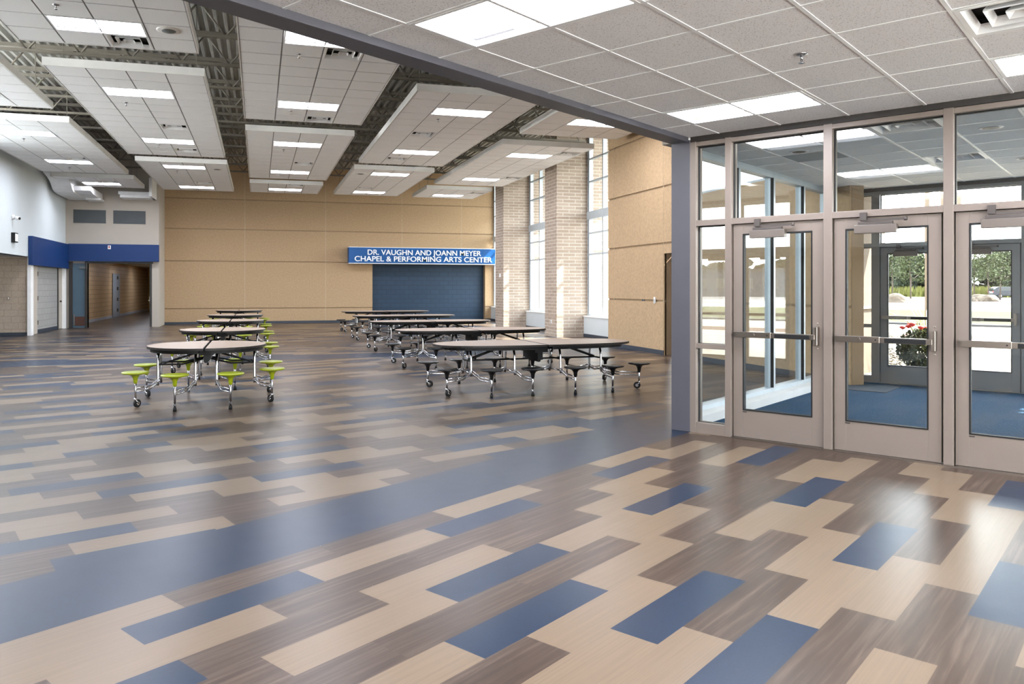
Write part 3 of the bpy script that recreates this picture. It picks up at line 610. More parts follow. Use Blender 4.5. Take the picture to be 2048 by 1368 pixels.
b = MB(); b.box(-6.98, -6.94, 27.3, 28.2, 0, 2.25); struct(b.build('trim_3', 'beigewall'))
for z in (.35, 1.15, 1.95):
    b = MB(); b.box(-.012, .012, -.03, .03, -.07, .07); o = b.build('hinge', 'nickel', loc=(-6.94, 28.24, z)); tag(o, 'steel hinge in the left recess, %s of three' % ('lowest' if z < .5 else 'middle' if z < 1.5 else 'topmost'), 'hinge', 'hinges in the left recess')
# block with the grilles above the corridor
b = MB(); b.box(-6.87, -3.65, 31.7, 31.95, 2.46, ZT); b.box(-3.9, -3.65, 31.95, 33.7, 0, ZT); b.box(-3.9, -3.65, 31.7, 31.95, 0, 2.46); b.box(-6.87, -6.13, 31.7, 31.9, 0, 2.46); struct(b.build('wall_grille', 'beigewall'), 'beige wall with grilles above the corridor')
b = MB(); b.box(-6.86, -6.74, 26.85, 31.6, 2.2, 3.1); struct(b.build('trim_4', 'royal'), 'royal blue band over the side recess')
b = MB(); b.box(-6.74, -3.64, 31.5, 31.7, 2.48, 3.12); struct(b.build('trim_5', 'royal'), 'royal blue band over the corridor opening')
b = MB(); b.box(-6.2, -3.86, 31.66, 31.72, 2.4, 2.47); b.box(-6.74, -6.62, 31.6, 31.7, 0, 2.46); b.box(-6.2, -6.13, 31.6, 31.95, 0, 2.46); struct(b.build('trim_6', 'dark'))
for i, (a0, a1) in enumerate([(-6.64, -5.47), (-5.28, -4.09)]):
    t = thing('wall_grille_panel', ['left dark return air grille above the corridor', 'right dark return air grille above the corridor'][i], 'air grille', (a0, 31.7, 3.87), group='return air grilles'); w = a1 - a0
    f = MB(); f.box(0, w, -.02, 0, 0, .03); f.box(0, w, -.02, 0, .53, .56); f.box(0, .03, -.02, 0, .03, .53); f.box(w - .03, w, -.02, 0, .03, .53); f.build('frame', 'beigewall', t)
    l = MB(); l.box(.03, w - .03, -.002, 0, .03, .53)
    for k in range(20): z = .035 + k * .025; l.add([(.03, -.016, z), (w - .03, -.016, z), (w - .03, -.003, z + .016), (.03, -.003, z + .016)], [(0, 1, 2, 3)])
    l.build('louver', 'louver', t)
# side doors of the corridor opening
t = thing('door_9', 'slate blue door standing open at the left of the corridor', 'door', (-6.38, 31.68, 0), kind='structure', rz=0)
b = MB(); b.box(-.24, .2, -.03, .02, .01, 2.4); b.build('leaf', 'doorblue', t); b = MB(); b.box(-.16, .2, -.035, -.03, .08, .42); b.build('kick_plate', 'brown', t)
b = MB(); b.box(-.2, -.17, -.06, -.03, .1, .5); b.build('door_stop', 'nickel', t)
b = MB(); b.box(0, .2, -.08, -.03, 2.2, 2.28); b.build('closer', 'louver', t)
t = thing('door_10', 'black door standing open at the right of the corridor', 'door', (-3.95, 31.7, 0), kind='structure')
b = MB(); b.box(-.03, .05, 0, .95, .01, 2.4); b.build('leaf', 'dark', t); b = MB(); b.box(-.06, -.03, .15, .2, .95, 1.15); b.box(-.1, -.06, .12, .25, 1.0, 1.02); b.build('handle', 'nickel', t)
# corridor
b = MB(); b.box(-7.2, -7.0, 31.95, 55, 0, 3.0); struct(b.build('wall_corridor_left', 'cmu_y'), 'tan block wall of the corridor')
b = MB(); b.box(-3.86, -3.7, 33.7, 55, 0, 3.0); b.box(-7.2, -3.7, 55, 55.2, 0, 3.0); struct(b.build('wall_corridor_end', 'ochre'))
b = MB(); b.box(-7.2, -3.7, 31.95, 55, 2.75, 2.9); struct(b.build('ceiling', 'white'))
b = MB(); b.box(-7.0, -6.985, 31.95, 55, 0, .12); struct(b.build('baseboard_corridor', mat('pale vinyl base', (170, 180, 196), .3)))
t = thing('door_11', 'pale blue grey door in the corridor wall', 'door', (-6.98, 42.9, 0), kind='structure')
b = MB(); b.box(0, .03, -1.0, 1.0, .01, 2.2); b.build('leaf', mat('pale blue grey door', (150, 160, 172), .45), t)
for z in (.35, .9, 1.45, 2.0):
    b = MB(); b.box(.03, .04, .1, .5, z - .08, z + .08); b.build('vision_lite', 'dark', t)
for i, y in enumerate((36, 42, 48)):  # troffers added out of view to light the corridor
    fit('light', -5.3, y, 2.74, 'added lit troffer in the corridor ceiling, %s from the hall' % ['first', 'second', 'third'][i], 'added corridor lights')
b = MB(); b.box(-.05, .05, -.03, 0, -.07, .07); b.box(-.02, .02, -.04, -.03, -.03, .05, 1); o = b.build('alarm_strobe', ['whitetrim', 'tail'], loc=(-5.35, 31.5, 3.0), bevel=.004); tag(o, 'small white strobe on the royal blue band', 'alarm')
b = MB(); b.box(0, .1, -.16, .16, -.14, .14); b.box(.1, .106, -.13, .13, -.11, .11, 1); o = b.build('wall_speaker', ['black', 'letter'], loc=(-6.87, 25.3, 2.95), bevel=.006); tag(o, 'small white square box on the left white wall below the security camera', 'wall speaker')
t = thing('security_camera', 'small white bullet security camera on the left wall', 'camera', (-6.87, 25.25, 3.52)); b = MB(); b.cyl((.03, 0, .02), (1, 0, 0), .07, .06); b.build('mount', 'whitetrim', t); b = MB(); b.tube([(.05, 0, .02), (.12, -.02, .0), (.2, -.06, -.02)], [.03, .05, .05], 12); bb = b.build('body', 'whitetrim', t); b = MB(); b.tube([(.2, -.06, -.02), (.215, -.067, -.022)], .04, 12); b.build('lens', 'black', bb)
b = MB(); b.box(-.05, .05, -.015, 0, -.06, .06); b.box(-.012, .012, -.025, -.015, -.02, .03, 1); o = b.build('light_switch', ['nickel', 'whitetrim'], loc=(-7.47, 27.1, 1.16), bevel=.003); tag(o, 'light switch on the beige block wall at far left', 'switch')
# curved soffit and box soffit under the roof at the far left
t = thing('ceiling_soffit', 'curved white bulkhead hanging at the far left corner of the hall', 'soffit', (-6.75, 28.0, 0), kind='structure')
prof = [(0.1, 5.45), (.1, 5.25), (.55, 5.18), (.9, 5.08), (1.1, 4.98), (1.25, 4.86), (1.5, 4.79), (2.0, 4.76), (3.7, 4.75), (3.7, 5.45)]
b = MB(); b.prism([(y, z) for y, z in prof], 0, .62, axis='x'); b.build('curved_panel', 'whitetrim', t)
b = MB(); b.prism([(1.4, 5.0), (1.5, 4.86), (1.9, 4.79), (3.6, 4.76), (3.6, 5.0)], .62, 1.15, axis='x'); b.box(.7, 1.2, 3.0, 3.68, 4.7, 4.77); b.build('lower_panel', 'whitetrim', t)
t = thing('ceiling_soffit', 'white boxed duct end above the right grille', 'soffit', (-4.95, 30.9, 0), kind='structure')
b = MB(); b.box(0, 1.15, 0, .8, 4.93, 5.04); b.box(.05, 1.2, .05, .8, 4.82, 4.93); b.box(1.12, 1.22, -.6, .8, 4.82, 5.5); b.build('box', 'whitetrim', t)
# the sign
t = thing('wall_sign', 'royal blue sign with white lettering on the back wall above the slate recess', 'sign', (3.69, 33.0, 2.55))
b = MB(); b.box(0, 6.49, 0, .5, 0, .66); b.build('board', mat('sign blue', (0, 80, 144), .4, 0, .4, .02), t, bevel=.005)
b = MB(); b.box(-.01, 6.5, .01, .5, -.03, 0); b.box(-.01, 6.5, .01, .5, .66, .685); b.build('edge_trim', 'whitetrim', t)
def text(s, x0, x1, z, h, parent):
    cu = bpy.data.curves.new('lettering', 'FONT'); cu.body = s; cu.size = 1; cu.extrude = .02; cu.offset = .012
    o = bpy.data.objects.new('lettering', cu); COL.objects.link(o); bpy.context.view_layer.update()
    d = o.dimensions; sx = (x1 - x0) / d.x; sy = h / .72
    me = bpy.data.meshes.new_from_object(o.evaluated_get(bpy.context.evaluated_depsgraph_get())); bpy.data.objects.remove(o)
    xs = [v.co.x for v in me.vertices]; m0 = min(xs)
    for v in me.vertices: v.co = Vector(((v.co.x - m0) * sx, -v.co.z, v.co.y * sy))
    me.materials.clear(); me.materials.append(M['letter'])
    q = bpy.data.objects.new('lettering', me); COL.objects.link(q); q.parent = parent; q.location = (x0, -.02, z); return q
text('DR. VAUGHN AND JOANN MEYER', .79, 5.82, .355, .225, t)
text('CHAPEL & PERFORMING ARTS CENTER', .24, 6.33, .075, .225, t)

# ------------------------------------------------------------------ roof deck, joists, duct
b = MB(); pts = []; pw = .18; x = -7.1; n = int(17.6 / pw)
for i in range(n + 1):
    x0 = -7.1 + i * pw; pts += [(x0, 6.55), (x0 + .05, 6.55), (x0 + .08, 6.63), (x0 + .15, 6.63)]
v = [(p[0], -2.0, p[1]) for p in pts] + [(p[0], 33.8, p[1]) for p in pts]; N = len(pts)
b.add(v, [(i, i + 1, N + i + 1, N + i) for i in range(N - 1)]); b.box(-7.2, 10.6, -2.1, 33.9, 6.7, 6.85)
struct(b.build('ceiling', 'deck'), 'corrugated steel roof deck of the hall')
jn = 0
for i in range(-5, 10):
    y = 14.33 + 1.83 * i; amax = 9.55 if y > 18.2 else 8.6
    amax = min(amax, (y - 4.75) / .643 - .1)
    if amax < -5: continue
    t = thing('roof_joist', 'open web steel roof joist of the hall', 'joist', (-6.85, y, 0), kind='structure'); L = amax + 6.85
    b = MB(); b.box(0, L, -.06, .06, 6.47, 6.55); b.build('top_chord', 'joist', t)
    b = MB(); b.box(0, L, -.05, .05, 5.89, 5.94); b.build('bottom_chord', 'joist', t)
    b = MB(); k = 0; st = .45
    while (k + 1) * st < L:
        z0, z1 = (5.93, 6.5) if k % 2 == 0 else (6.5, 5.93); b.tube([(k * st, 0, z0), ((k + 1) * st, 0, z1)], .018, 6); k += 1
    b.build('web', 'joist', t)
t = thing('air_duct', 'galvanised round air duct above the gap between the two right rows of ceiling clouds', 'duct', (5.55, 0, 5.95))
b = MB(); b.tube([(0, 11.0, 0), (0, 32.5, 0)], .24, 20); dd = b.build('pipe', 'duct', t)
for y in range(12, 33, 3):
    b = MB(); b.tube([(0, y, 0), (0, y + .05, 0)], .255, 20); b.build('collar', 'duct', t)
# ------------------------------------------------------------------ suspended ceiling clouds
ZH = 5.09
LB = [6.9, 11.55, 15.52, 20.15, 24.6, 29.25]
COLN = {-6.42: 'leftmost', -3.34: 'second left', -.27: 'middle', 2.8: 'second right', 5.89: 'rightmost'}
CL = [(-6.42, 8.7, 17.25), (-6.42, 18.6, 26.6), (-6.42, 27.7, 30.2), (-3.34, 4.6, 12.6), (-3.34, 13.9, 22.5), (-3.34, 23.65, 30.3),
      (-.27, 8.7, 17.15), (-.27, 18.4, 26.3), (-.27, 27.6, 30.2), (2.8, 13.85, 22.35), (2.8, 23.45, 30.1), (5.89, 11.0, 17.1), (5.89, 18.4, 26.2), (5.89, 27.45, 30.2)]
VENT = {-6.42: {(16.3): 2, (23.6): 2, (28.6): 2}, -3.34: {(12.2): 2, (18.25): 2, (21.5): 2, (27.95): 2, (9.8): 2}, -.27: {(12.2): 2, (16.8): 2, (23.2): 2, (27.95): 2}, 2.8: {(17.95): 1, (21.25): 1, (27.8): 1}, 5.89: {(19.3): 3, (23.9): 3, (28.3): 3}}
SPK = {-3.34: [11.57, 24.7], 2.8: [24.45]}
SPRK = [(-2.475, 10.91), (-2.475, 16.31), (.6, 12.2), (.63, 16.18), (.63, 20.74), (.66, 25.24), (3.69, 16.09), (3.69, 20.74), (-5.45, 20.93), (-5.44, 25.6), (-2.41, 20.9), (-2.4, 25.35)]
for (a0, b0, b1) in CL:
    col = [c_ for c_ in CL if c_[0] == a0]; idx = col.index((a0, b0, b1)); pos = ['nearest', 'middle', 'farthest'][idx] if len(col) == 3 else ['nearer', 'farther'][idx]
    cn = '%s cloud of the %s row' % (pos, COLN[a0])
    rows_n = max(1, round((b1 - b0) / .61)); st = (b1 - b0 - .04) / rows_n; W = 2.44; w4 = W / 4
    t = thing('ceiling_cloud', 'white tiled suspended ceiling cloud, %s' % cn, 'ceiling panel', (a0, b0, ZH), group='suspended ceiling clouds')
    cut = (a0 == -6.42 and b0 > 27)
    sk = {}; fits = []
    def rowof(y): return min(rows_n - 1, max(0, int((y - b0 - .02) / st)))
    for lb in LB:
        if b0 + .35 < lb < b1 - .35:
            r_ = rowof(lb); sk[(1, r_)] = sk[(2, r_)] = 1; fits.append(('light', a0 + W / 2, b0 + .02 + (r_ + .5) * st, lb))
    for vb, ci in VENT[a0].items():
        if b0 < vb < b1:
            r_ = rowof(vb)
            if (ci, r_) in sk: r_ += 1 if (ci, r_ + 1) not in sk and r_ + 1 < rows_n else -1
            sk[(ci, r_)] = 1; fits.append(('vent', a0 + (ci + .5) * w4, b0 + .02 + (r_ + .5) * st, vb))
    m = MB(); g = MB()
    for i in range(4):
        for j in range(rows_n):
            if (i, j) in sk or (cut and i == 0 and j > 0): continue
            m.box(i * w4 + .011, (i + 1) * w4 - .011, .02 + j * st + .016, .02 + (j + 1) * st - .016, 0, .018)
    xo = w4 if cut else 0
    for i in range(0, 5):
        ys_ = (.02, .02 + st) if (cut and i == 0) else (.02, .02 + rows_n * st)
        g.box(i * w4 - .009, i * w4 + .009, ys_[0], ys_[1], .004, .012)
    for j in range(rows_n + 1): g.box(xo if j > 1 else 0, W, .02 + j * st - .009, .02 + j * st + .009, .005, .011)
    m.build('tile_field', 'tile_hall', t); g.build('grid', 'tee_hall', t)
    e = MB(); LL = b1 - b0
    if cut:
        e.prism([(-.02, 0), (W + .02, 0), (W + .02, .02), (-.02, .02)], -.004, .13); e.box(W, W + .02, .02, LL, -.004, .13); e.box(w4, W, LL - .02, LL, -.004, .13); e.box(w4 - .02, w4, st, LL, -.004, .13); e.box(0, w4, st, st + .02, -.004, .13); e.box(-.02, 0, 0, st, -.004, .13)
    else:
        e.box(-.02, W + .02, 0, .02, -.004, .13); e.box(-.02, W + .02, LL - .02, LL, -.004, .13); e.box(-.02, 0, .02, LL - .02, -.004, .13); e.box(W, W + .02, .02, LL - .02, -.004, .13)
    e.build('edge_trim', 'cloud_edge', t)
    bk = MB(); bk.box(xo, W, .02, LL - .02, .105, .125); bk.build('backing', 'cloud_edge', t)
    for hy in (.6, LL - .6):
        for hx in (xo + .15, W - .15):
            h = MB(); h.tube([(hx, hy, .12), (hx, hy, 6.5 - ZH)], .006, 5); h.build('hanger_wire', 'joist', t)
    nl = [f_ for f_ in fits if f_[0] == 'light']
    for (kd, x, y, q) in fits:
        same = [f_ for f_ in fits if f_[0] == kd]; order = '' if len(same) == 1 else ['nearer ', 'farther '][same.index((kd, x, y, q))] if len(same) == 2 else 'one '
        nm = {'light': 'glowing strip light', 'vent': 'square louvred vent'}[kd]
        fit(kd, x, y, ZH + .002, '%s%s in the %s' % (order, nm, cn), 'hall ceiling lights' if kd == 'light' else 'hall ceiling vents')
    for sp in SPK.get(a0, []):
        if b0 < sp < b1: fit('speaker', a0 + 3.5 * w4 if a0 < 0 else a0 + .5 * w4, sp, ZH, 'round ceiling speaker in the %s' % cn, 'hall ceiling speakers')
    here = [p for p in SPRK if a0 < p[0] < a0 + W and b0 < p[1] < b1]
    for k_, p in enumerate(here):
        fit('sprinkler', p[0], p[1], ZH, '%ssmall sprinkler head in the %s' % ('' if len(here) == 1 else ['nearer ', 'farther '][k_], cn), 'hall sprinkler heads')

# ------------------------------------------------------------------ cafeteria tables
def make_table(kind):
    gr = kind == 'green'
    Z = .737 if gr else .685; SH = .45 if gr else .39; seatm = 'green' if gr else 'blackgloss'
    t = thing('cafeteria_table', 'x', 'table')
    if gr: outline = [(.75 * math.cos(2 * math.pi * k / 64), .75 * math.sin(2 * math.pi * k / 64)) for k in range(64)]
    else:
        outline = []
        for k in range(72):
            th = 2 * math.pi * k / 72; c_, s_ = math.cos(th), math.sin(th); p = 2.9
            r_ = (abs(c_ / 1.51) ** p + abs(s_ / .6) ** p) ** (-1 / p); outline.append((r_ * c_, r_ * s_))
    for sx in (-1, 1):
        half = [p for p in outline if p[0] * sx > .012]
        half.sort(key=lambda p: math.atan2(p[1], p[0] * sx))
        poly = [(sx * .012, half[0][1])] + half + [(sx * .012, half[-1][1])]
        if sx < 0: poly = poly[::-1]
        b = MB(); n = len(poly); cx_ = sum(p[0] for p in poly) / n
        def sc(p, k): return (cx_ + (p[0] - cx_) * k, p[1] * k)
        b.prism([sc(p, .992) for p in poly], Z - .004, Z, 0, 1); b.prism(poly, Z - .03, Z - .004, 1)
        b.build('tabletop', ['top', 'edge'], t)
        ap = MB(); ap.prism([sc(p, .86) for p in poly], Z - .075, Z - .031); ap.build('apron', 'black', t)
    def leg(x, y, lean):
        b = MB(); b.tube([(x, y * .75, Z - .06), (x, y * .95, Z - .16), (x, y, Z - .25), (x, y, .30), (x + lean * .3, y + .02 * (1 if y > 0 else -1), .23)], .017, 10); b.build('leg', 'chrome', t)
    def stool(x, y, caster, hub):
        b = MB(); b.cyl((0, 0, (SH - .1 + .05) / 2 + .02), (0, 0, 1), .0135, SH - .13, 12); st = b.build('stool', 'chrome', t, loc=(x, y, 0))
        s_ = MB(); s_.lathe([(.016, SH - .15), (.024, SH - .13), (.03, SH - .08), (.05, SH - .05), (.1, SH - .03), (.155, SH - .024), (.163, SH - .012), (.158, SH - .003), (.12, SH)], n=28); s_.build('seat', seatm, st)
        if caster:
            c_ = MB(); d = Vector((hub[0] - x, hub[1] - y, 0)).normalized(); sd = Vector((-d.y, d.x, 0))
            cc = Vector((0, 0, .052)) - sd * .0
            c_.cyl(cc + d * .03, sd, .05, .03, 20, 0); c_.cyl(cc + d * .03, sd, .022, .036, 12, 1)
            c_.tube([(0, 0, .11), tuple(Vector((0, 0, .085)) + sd * .02), tuple(cc + d * .03 + sd * .022)], .008, 6, 1); c_.tube([(0, 0, .11), tuple(Vector((0, 0, .085)) - sd * .02), tuple(cc + d * .03 - sd * .022)], .008, 6, 1)
            c_.cyl((0, 0, .105), (0, 0, 1), .018, .03, 12, 1); c_.build('caster', ['black', 'chrome'], st)
        else:
            c_ = MB(); c_.lathe([(.022, 0), (.022, .03), (.017, .05)], n=14); c_.build('foot', 'black', st)
            c_ = MB(); c_.cyl((0, 0, .07), (0, 0, 1), .0135, .06, 12); c_.build('sleeve', 'chrome', st)
        for zz in (.205, .245):
            r_ = MB(); hx, hy = hub; mx, my = (x * .35 + hx * .65), (y * .45 + hy * .55)
            r_.tube([(x, y, zz + .0), (mx, my, zz), (hx, hy, zz + .055)], .0105, 8); r_.build('rail', 'chrome', t)
    if gr:
        for sx in (-1, 1):
            for y in (-.16, .16): leg(sx * .6, y, 0)
            for y in (-.34, .34): leg(sx * .13, y, 0)
            for sy in (-1, 1):
                stool(sx * .82, sy * .5, True, (sx * .6, sy * .17)); stool(sx * .32, sy * .94, False, (sx * .13, sy * .35))
            b = MB(); b.tube([(sx * .05, -.12, .56), (sx * .3, -.2, .5), (sx * .58, -.16, .5)], .013, 6); b.tube([(sx * .05, .12, .56), (sx * .3, .2, .5), (sx * .58, .16, .5)], .013, 6)
            b.tube([(sx * .08, 0, Z - .09), (sx * .55, 0, .5)], .014, 6); b.tube([(sx * .58, -.16, .5), (sx * .58, .16, .5)], .012, 6); b.tube([(sx * .13, -.34, .5), (sx * .13, .34, .5)], .012, 6); b.build('brace', 'black', t)
        b = MB(); b.box(-.09, .09, -.3, .3, Z - .12, Z - .05); b.box(-.03, .03, -.35, .35, Z - .2, Z - .12); b.cyl((0, 0, .55), (0, 1, 0), .03, .7); b.build('hinge_frame', 'black', t)
        b = MB(); b.box(-.2, -.1, -.72, -.715, Z - .028, Z - .008); b.build('maker_plate', 'nickel', t)
    else:
        for sx in (-1, 1):
            for x in (.36, 1.02):
                for y in (-.2, .2): leg(sx * x, y, 0)
                b = MB(); b.tube([(sx * x, -.2, .27), (sx * x, .2, .27)], .012, 8); b.build('cross_tube', 'chrome', t)
            for sy in (-1, 1):
                stool(sx * 1.47, sy * .55, True, (sx * 1.04, sy * .22)); stool(sx * .91, sy * .8, False, (sx * 1.0, sy * .22)); stool(sx * .32, sy * .82, False, (sx * .36, sy * .22))
            b = MB(); b.tube([(sx * .36, .0, .44), (sx * 1.02, 0, .44)], .013, 6); b.tube([(sx * 1.02, -.2, .44), (sx * 1.02, .2, .44)], .012, 6); b.tube([(sx * .36, -.2, .44), (sx * .36, .2, .44)], .012, 6)
            b.tube([(sx * .55, 0, Z - .08), (sx * 1.0, 0, .45)], .02, 6); b.build('brace', 'black', t)
            b = MB(); b.tube([(sx * .2, .25, Z - .09), (sx * .25, .25, Z - .13), (sx * .45, .25, Z - .13), (sx * .5, .25, Z - .09)], .008, 6); b.build('handle', 'nickel', t)
        b = MB(); b.box(-.1, .1, -.35, .35, Z - .13, Z - .05); b.box(-.04, .04, -.3, .3, Z - .24, Z - .13); b.cyl((0, 0, .44), (0, 1, 0), .03, .5); b.tube([(-.36, 0, .44), (.36, 0, .44)], .013, 6); b.build('hinge_frame', 'black', t)
    return t
gt = make_table('green'); bt = make_table('black')
ORD = ['nearest', 'second nearest', 'third nearest', 'fourth nearest', 'farthest']
for i, y in enumerate((10.9, 14.85, 18.9, 22.75, 27.2)):
    lab = 'round folding table with lime green stools, %s in the left row' % ORD[i]
    if i == 0: place(gt, (-.65, y, 0)); gt['label'] = lab; gt['group'] = 'round tables with lime stools'
    else: dup(gt, (-.62, y, 0), label=lab, group='round tables with lime stools')
for i, (x, y) in enumerate([(3.93, 10.85), (4.03, 14.65), (4.08, 18.6), (4.14, 22.5), (4.25, 26.7)]):
    lab = 'long oval folding table with black stools, %s in the right row' % ORD[i]
    if i == 0: place(bt, (x, y, 0), 0, 1.5); bt['label'] = lab; bt['group'] = 'long tables with black stools'
    else: dup(bt, (x, y, 0), 0, .8, lab, 'long tables with black stools')

# ------------------------------------------------------------------ outside
GZ = -.05
def slab(name, u0, u1, v0, v1, m, label, z=GZ, h=.05):
    b = MB(); b.box(u0, u1, v0, v1, z - h, z); return struct(b.build(name, m, fr=FE), label, 'ground')
slab('ground', 13.4, 27, -60, 30, 'conc', 'pale concrete apron outside the doors')
slab('ground', -40, 13.4, -60, -5.4, 'conc_bounce', 'added pale paving behind the camera, bounces daylight in')  # unseen reflector ground added for the foyer glazing
b = MB(); b.box(-60, -12.3, -20, 60, GZ - .3, GZ); struct(b.build('ground', 'conc_bounce'), 'added pale paving left of the hall, bounces daylight in', 'ground')  # unseen reflector ground added on the left side
slab('ground', -40, -6.1, -5.4, -.4, 'conc_bounce', 'added pale paving beside the foyer, bounces daylight in')  # unseen reflector ground added for the foyer's glass side
slab('ground', 27, 29.5, -90, 60, 'mulch', 'brown strip outside'); slab('ground', 29.5, 36, -90, 70, 'conc', 'pale drive outside')
slab('ground', 36, 36.6, -90, 70, 'curb', 'curb outside', GZ + .08, .14); slab('ground', 36.6, 58, -90, 80, 'grass', 'mown grass strip outside', GZ + .06, .11)
slab('ground', 58, 98, -150, 160, 'conc', 'pale parking lot'); slab('ground', 98, 145, -200, 220, 'asphalt', 'grey road beyond the parking lot')
slab('ground', 145, 420, -400, 400, 'grass', 'far ground', GZ)
b = MB(); b.box(10.4, 60, 9, 80, GZ - .3, GZ - .1); b.box(-60, 60, 34.2, 120, GZ - .3, GZ - .1); struct(b.build('ground', 'conc_bounce'), 'ground outside the hall windows, made pale to bounce sun in', 'ground')  # ground colour raised to bounce sun onto the ceiling clouds
b = MB(); b.box(13.35, 16.3, 3.95, 4.2, GZ, 4.2); b.box(13.35, 16.32, 3.9, 4.2, 1.12, 1.16, 1); b.box(13.35, 16.32, 3.9, 4.2, 2.6, 2.64, 1); struct(b.build('wall_exterior', ['ext', 'joint'], fr=FE), 'tan exterior panel wall beside the outer doors')
b = MB(); b.box(13.35, 16.1, -1, 4.3, 3.35, 3.6); struct(b.build('canopy', 'ext', fr=FE), 'entrance canopy', 'canopy')
for i, (x, y) in enumerate([(1855, 680), (1886, 676), (1918, 672)]):
    p = px(x, y, GZ); b = MB(); b.box(-.06, .06, -.06, .06, 0, 4.6); b.tube([(0, 0, 3.5), (.5, 0, 4.4)], .04, 6); o = b.build('canopy_post', 'post', loc=(p[0], p[1], GZ), rz=FE); tag(o, 'slim brown post outside, %s of three from the left' % ['first', 'second', 'third'][i], 'post', 'posts outside the doors')
b = MB(); b.box(9.9, 12.9, 18.2, 34.2, 6.5, 6.85); struct(b.build('shade_overhang', 'ext'), 'roof overhang outside the hall windows', 'roof')
# planting bed
b = MB()
for i in range(900):
    p = px(rnd.uniform(1760, 1842), rnd.uniform(676, 742), GZ); r_ = rnd.uniform(.05, .12)
    vs = [(p[0] + r_ * math.cos(k * 1.05 + i) * rnd.uniform(.7, 1), p[1] + r_ * math.sin(k * 1.05 + i) * rnd.uniform(.7, 1), GZ + rnd.uniform(.0, .02)) for k in range(6)]
    vs += [(p[0] + r_ * .5 * math.cos(k * 2.1), p[1] + r_ * .5 * math.sin(k * 2.1), GZ + r_ * rnd.uniform(.5, .8)) for k in range(3)]
    b.add(vs, [(0, 1, 2, 3, 4, 5)[::-1], (6, 7, 8), (0, 1, 6), (1, 7, 6), (1, 2, 7), (2, 3, 7), (3, 8, 7), (3, 4, 8), (4, 5, 8), (5, 6, 8), (5, 0, 6)])
tag(b.build('river_rock', 'stone'), 'pale river rock bed outside the outer door', 'rocks', kind='stuff')
def foliage(name, parent, m, n, shape, leaf=.05, loc=(0, 0, 0)):
    b = MB()
    for i in range(n):
        p = shape(); d = Vector((rnd.gauss(0, 1), rnd.gauss(0, 1), rnd.gauss(0, 1))).normalized(); a = d.orthogonal().normalized() * leaf * rnd.uniform(.6, 1.3); c_ = d.cross(a).normalized() * leaf * rnd.uniform(.4, .8)
        p = Vector(p); b.add([p - a, p - c_, p + a, p + c_], [(0, 1, 2, 3)])
    return b.build(name, m, parent, loc=loc)
def ball(cx_, cy_, cz, rx, rz):
    def f():
        while True:
            x, y, z = rnd.uniform(-1, 1), rnd.uniform(-1, 1), rnd.uniform(-1, 1)
            if .25 < x * x + y * y + z * z < 1: return (cx_ + x * rx, cy_ + y * rx, cz + z * rz)
    return f
p = px(1852, 742, GZ); t = thing('flowering_shrub', 'green shrub with red flowers outside the outer door', 'shrub', (p[0], p[1], GZ))
foliage('foliage', t, 'leaf', 2600, ball(0, 0, .4, .5, .4), .04)
b = MB()
for i in range(26):
    a = rnd.uniform(0, 6.28); l = rnd.uniform(.5, .9); b.tube([(0, 0, .3), (l * .35 * math.cos(a), l * .35 * math.sin(a), .9), (l * math.cos(a), l * math.sin(a), 1.0 + rnd.uniform(-.1, .25))], [.012, .008, .002], 4)
b.build('grass_blade', mat('pale blade', (170, 180, 110), .6), t)
b = MB()
for i in range(12):
    a = rnd.uniform(0, 6.28); q = rnd.uniform(.2, .5); b.lathe([(.005, 0), (.05, .03), (.06, .05), (.02, .07)], (q * math.cos(a), q * math.sin(a), .74 + rnd.uniform(0, .1)), 8)
b.build('flower', 'flower', t)
def boulder(x, y, r_, label):
    p = px(x, y, GZ); bm = bmesh.new(); bmesh.ops.create_icosphere(bm, subdivisions=3, radius=1)
    for v in bm.verts:
        k = 1 + .35 * noise.noise(v.co * 1.3 + Vector((x, y, 0))); v.co = Vector((v.co.x * r_ * k, v.co.y * r_ * k, max(-.05, v.co.z) * r_ * .6 * k))
    me = bpy.data.meshes.new('boulder'); bm.to_mesh(me); bm.free(); me.materials.append(M['rock']); o = bpy.data.objects.new('boulder', me); COL.objects.link(o); o.location = (p[0], p[1], GZ); tag(o, label, 'boulder', 'boulders in the parking lot')
boulder(1792, 605, 1.6, 'brown boulder in the parking lot, seen through the middle door'); boulder(1966, 603, 1.5, 'brown boulder in the parking lot, left of the parked car'); boulder(1940, 603, .9, 'smaller brown boulder in the parking lot by the door edge')
def make_tree(h, cr, label, nleaf, m='leaf', leaf=.16, low=.45):
    t = thing('tree', label, 'tree'); b = MB(); b.tube([(0, 0, 0), (.05, 0, h * .3), (-.05, .05, h * .6), (0, 0, h * .9)], [h * .018, h * .014, h * .01, h * .004], 8)
    for k in range(7):
        a = k * 2.4; z = h * (.35 + .07 * k); b.tube([(0, 0, z), (cr * .6 * math.cos(a), cr * .6 * math.sin(a), z + h * .13)], [h * .007, h * .002], 5)
    b.build('trunk', 'bark', t); bb = MB()
    balls = [ball(cr * .5 * math.cos(k * 2.4), cr * .5 * math.sin(k * 2.4), h * (low + (.87 - low) * k / 6), cr * .55, h * .12) for k in range(7)]
    foliage('foliage', t, m, nleaf, lambda: balls[rnd.randrange(7)](), leaf); return t
t0 = make_tree(6.2, 1.7, 'x', 900, 'leaf', .15); first = True
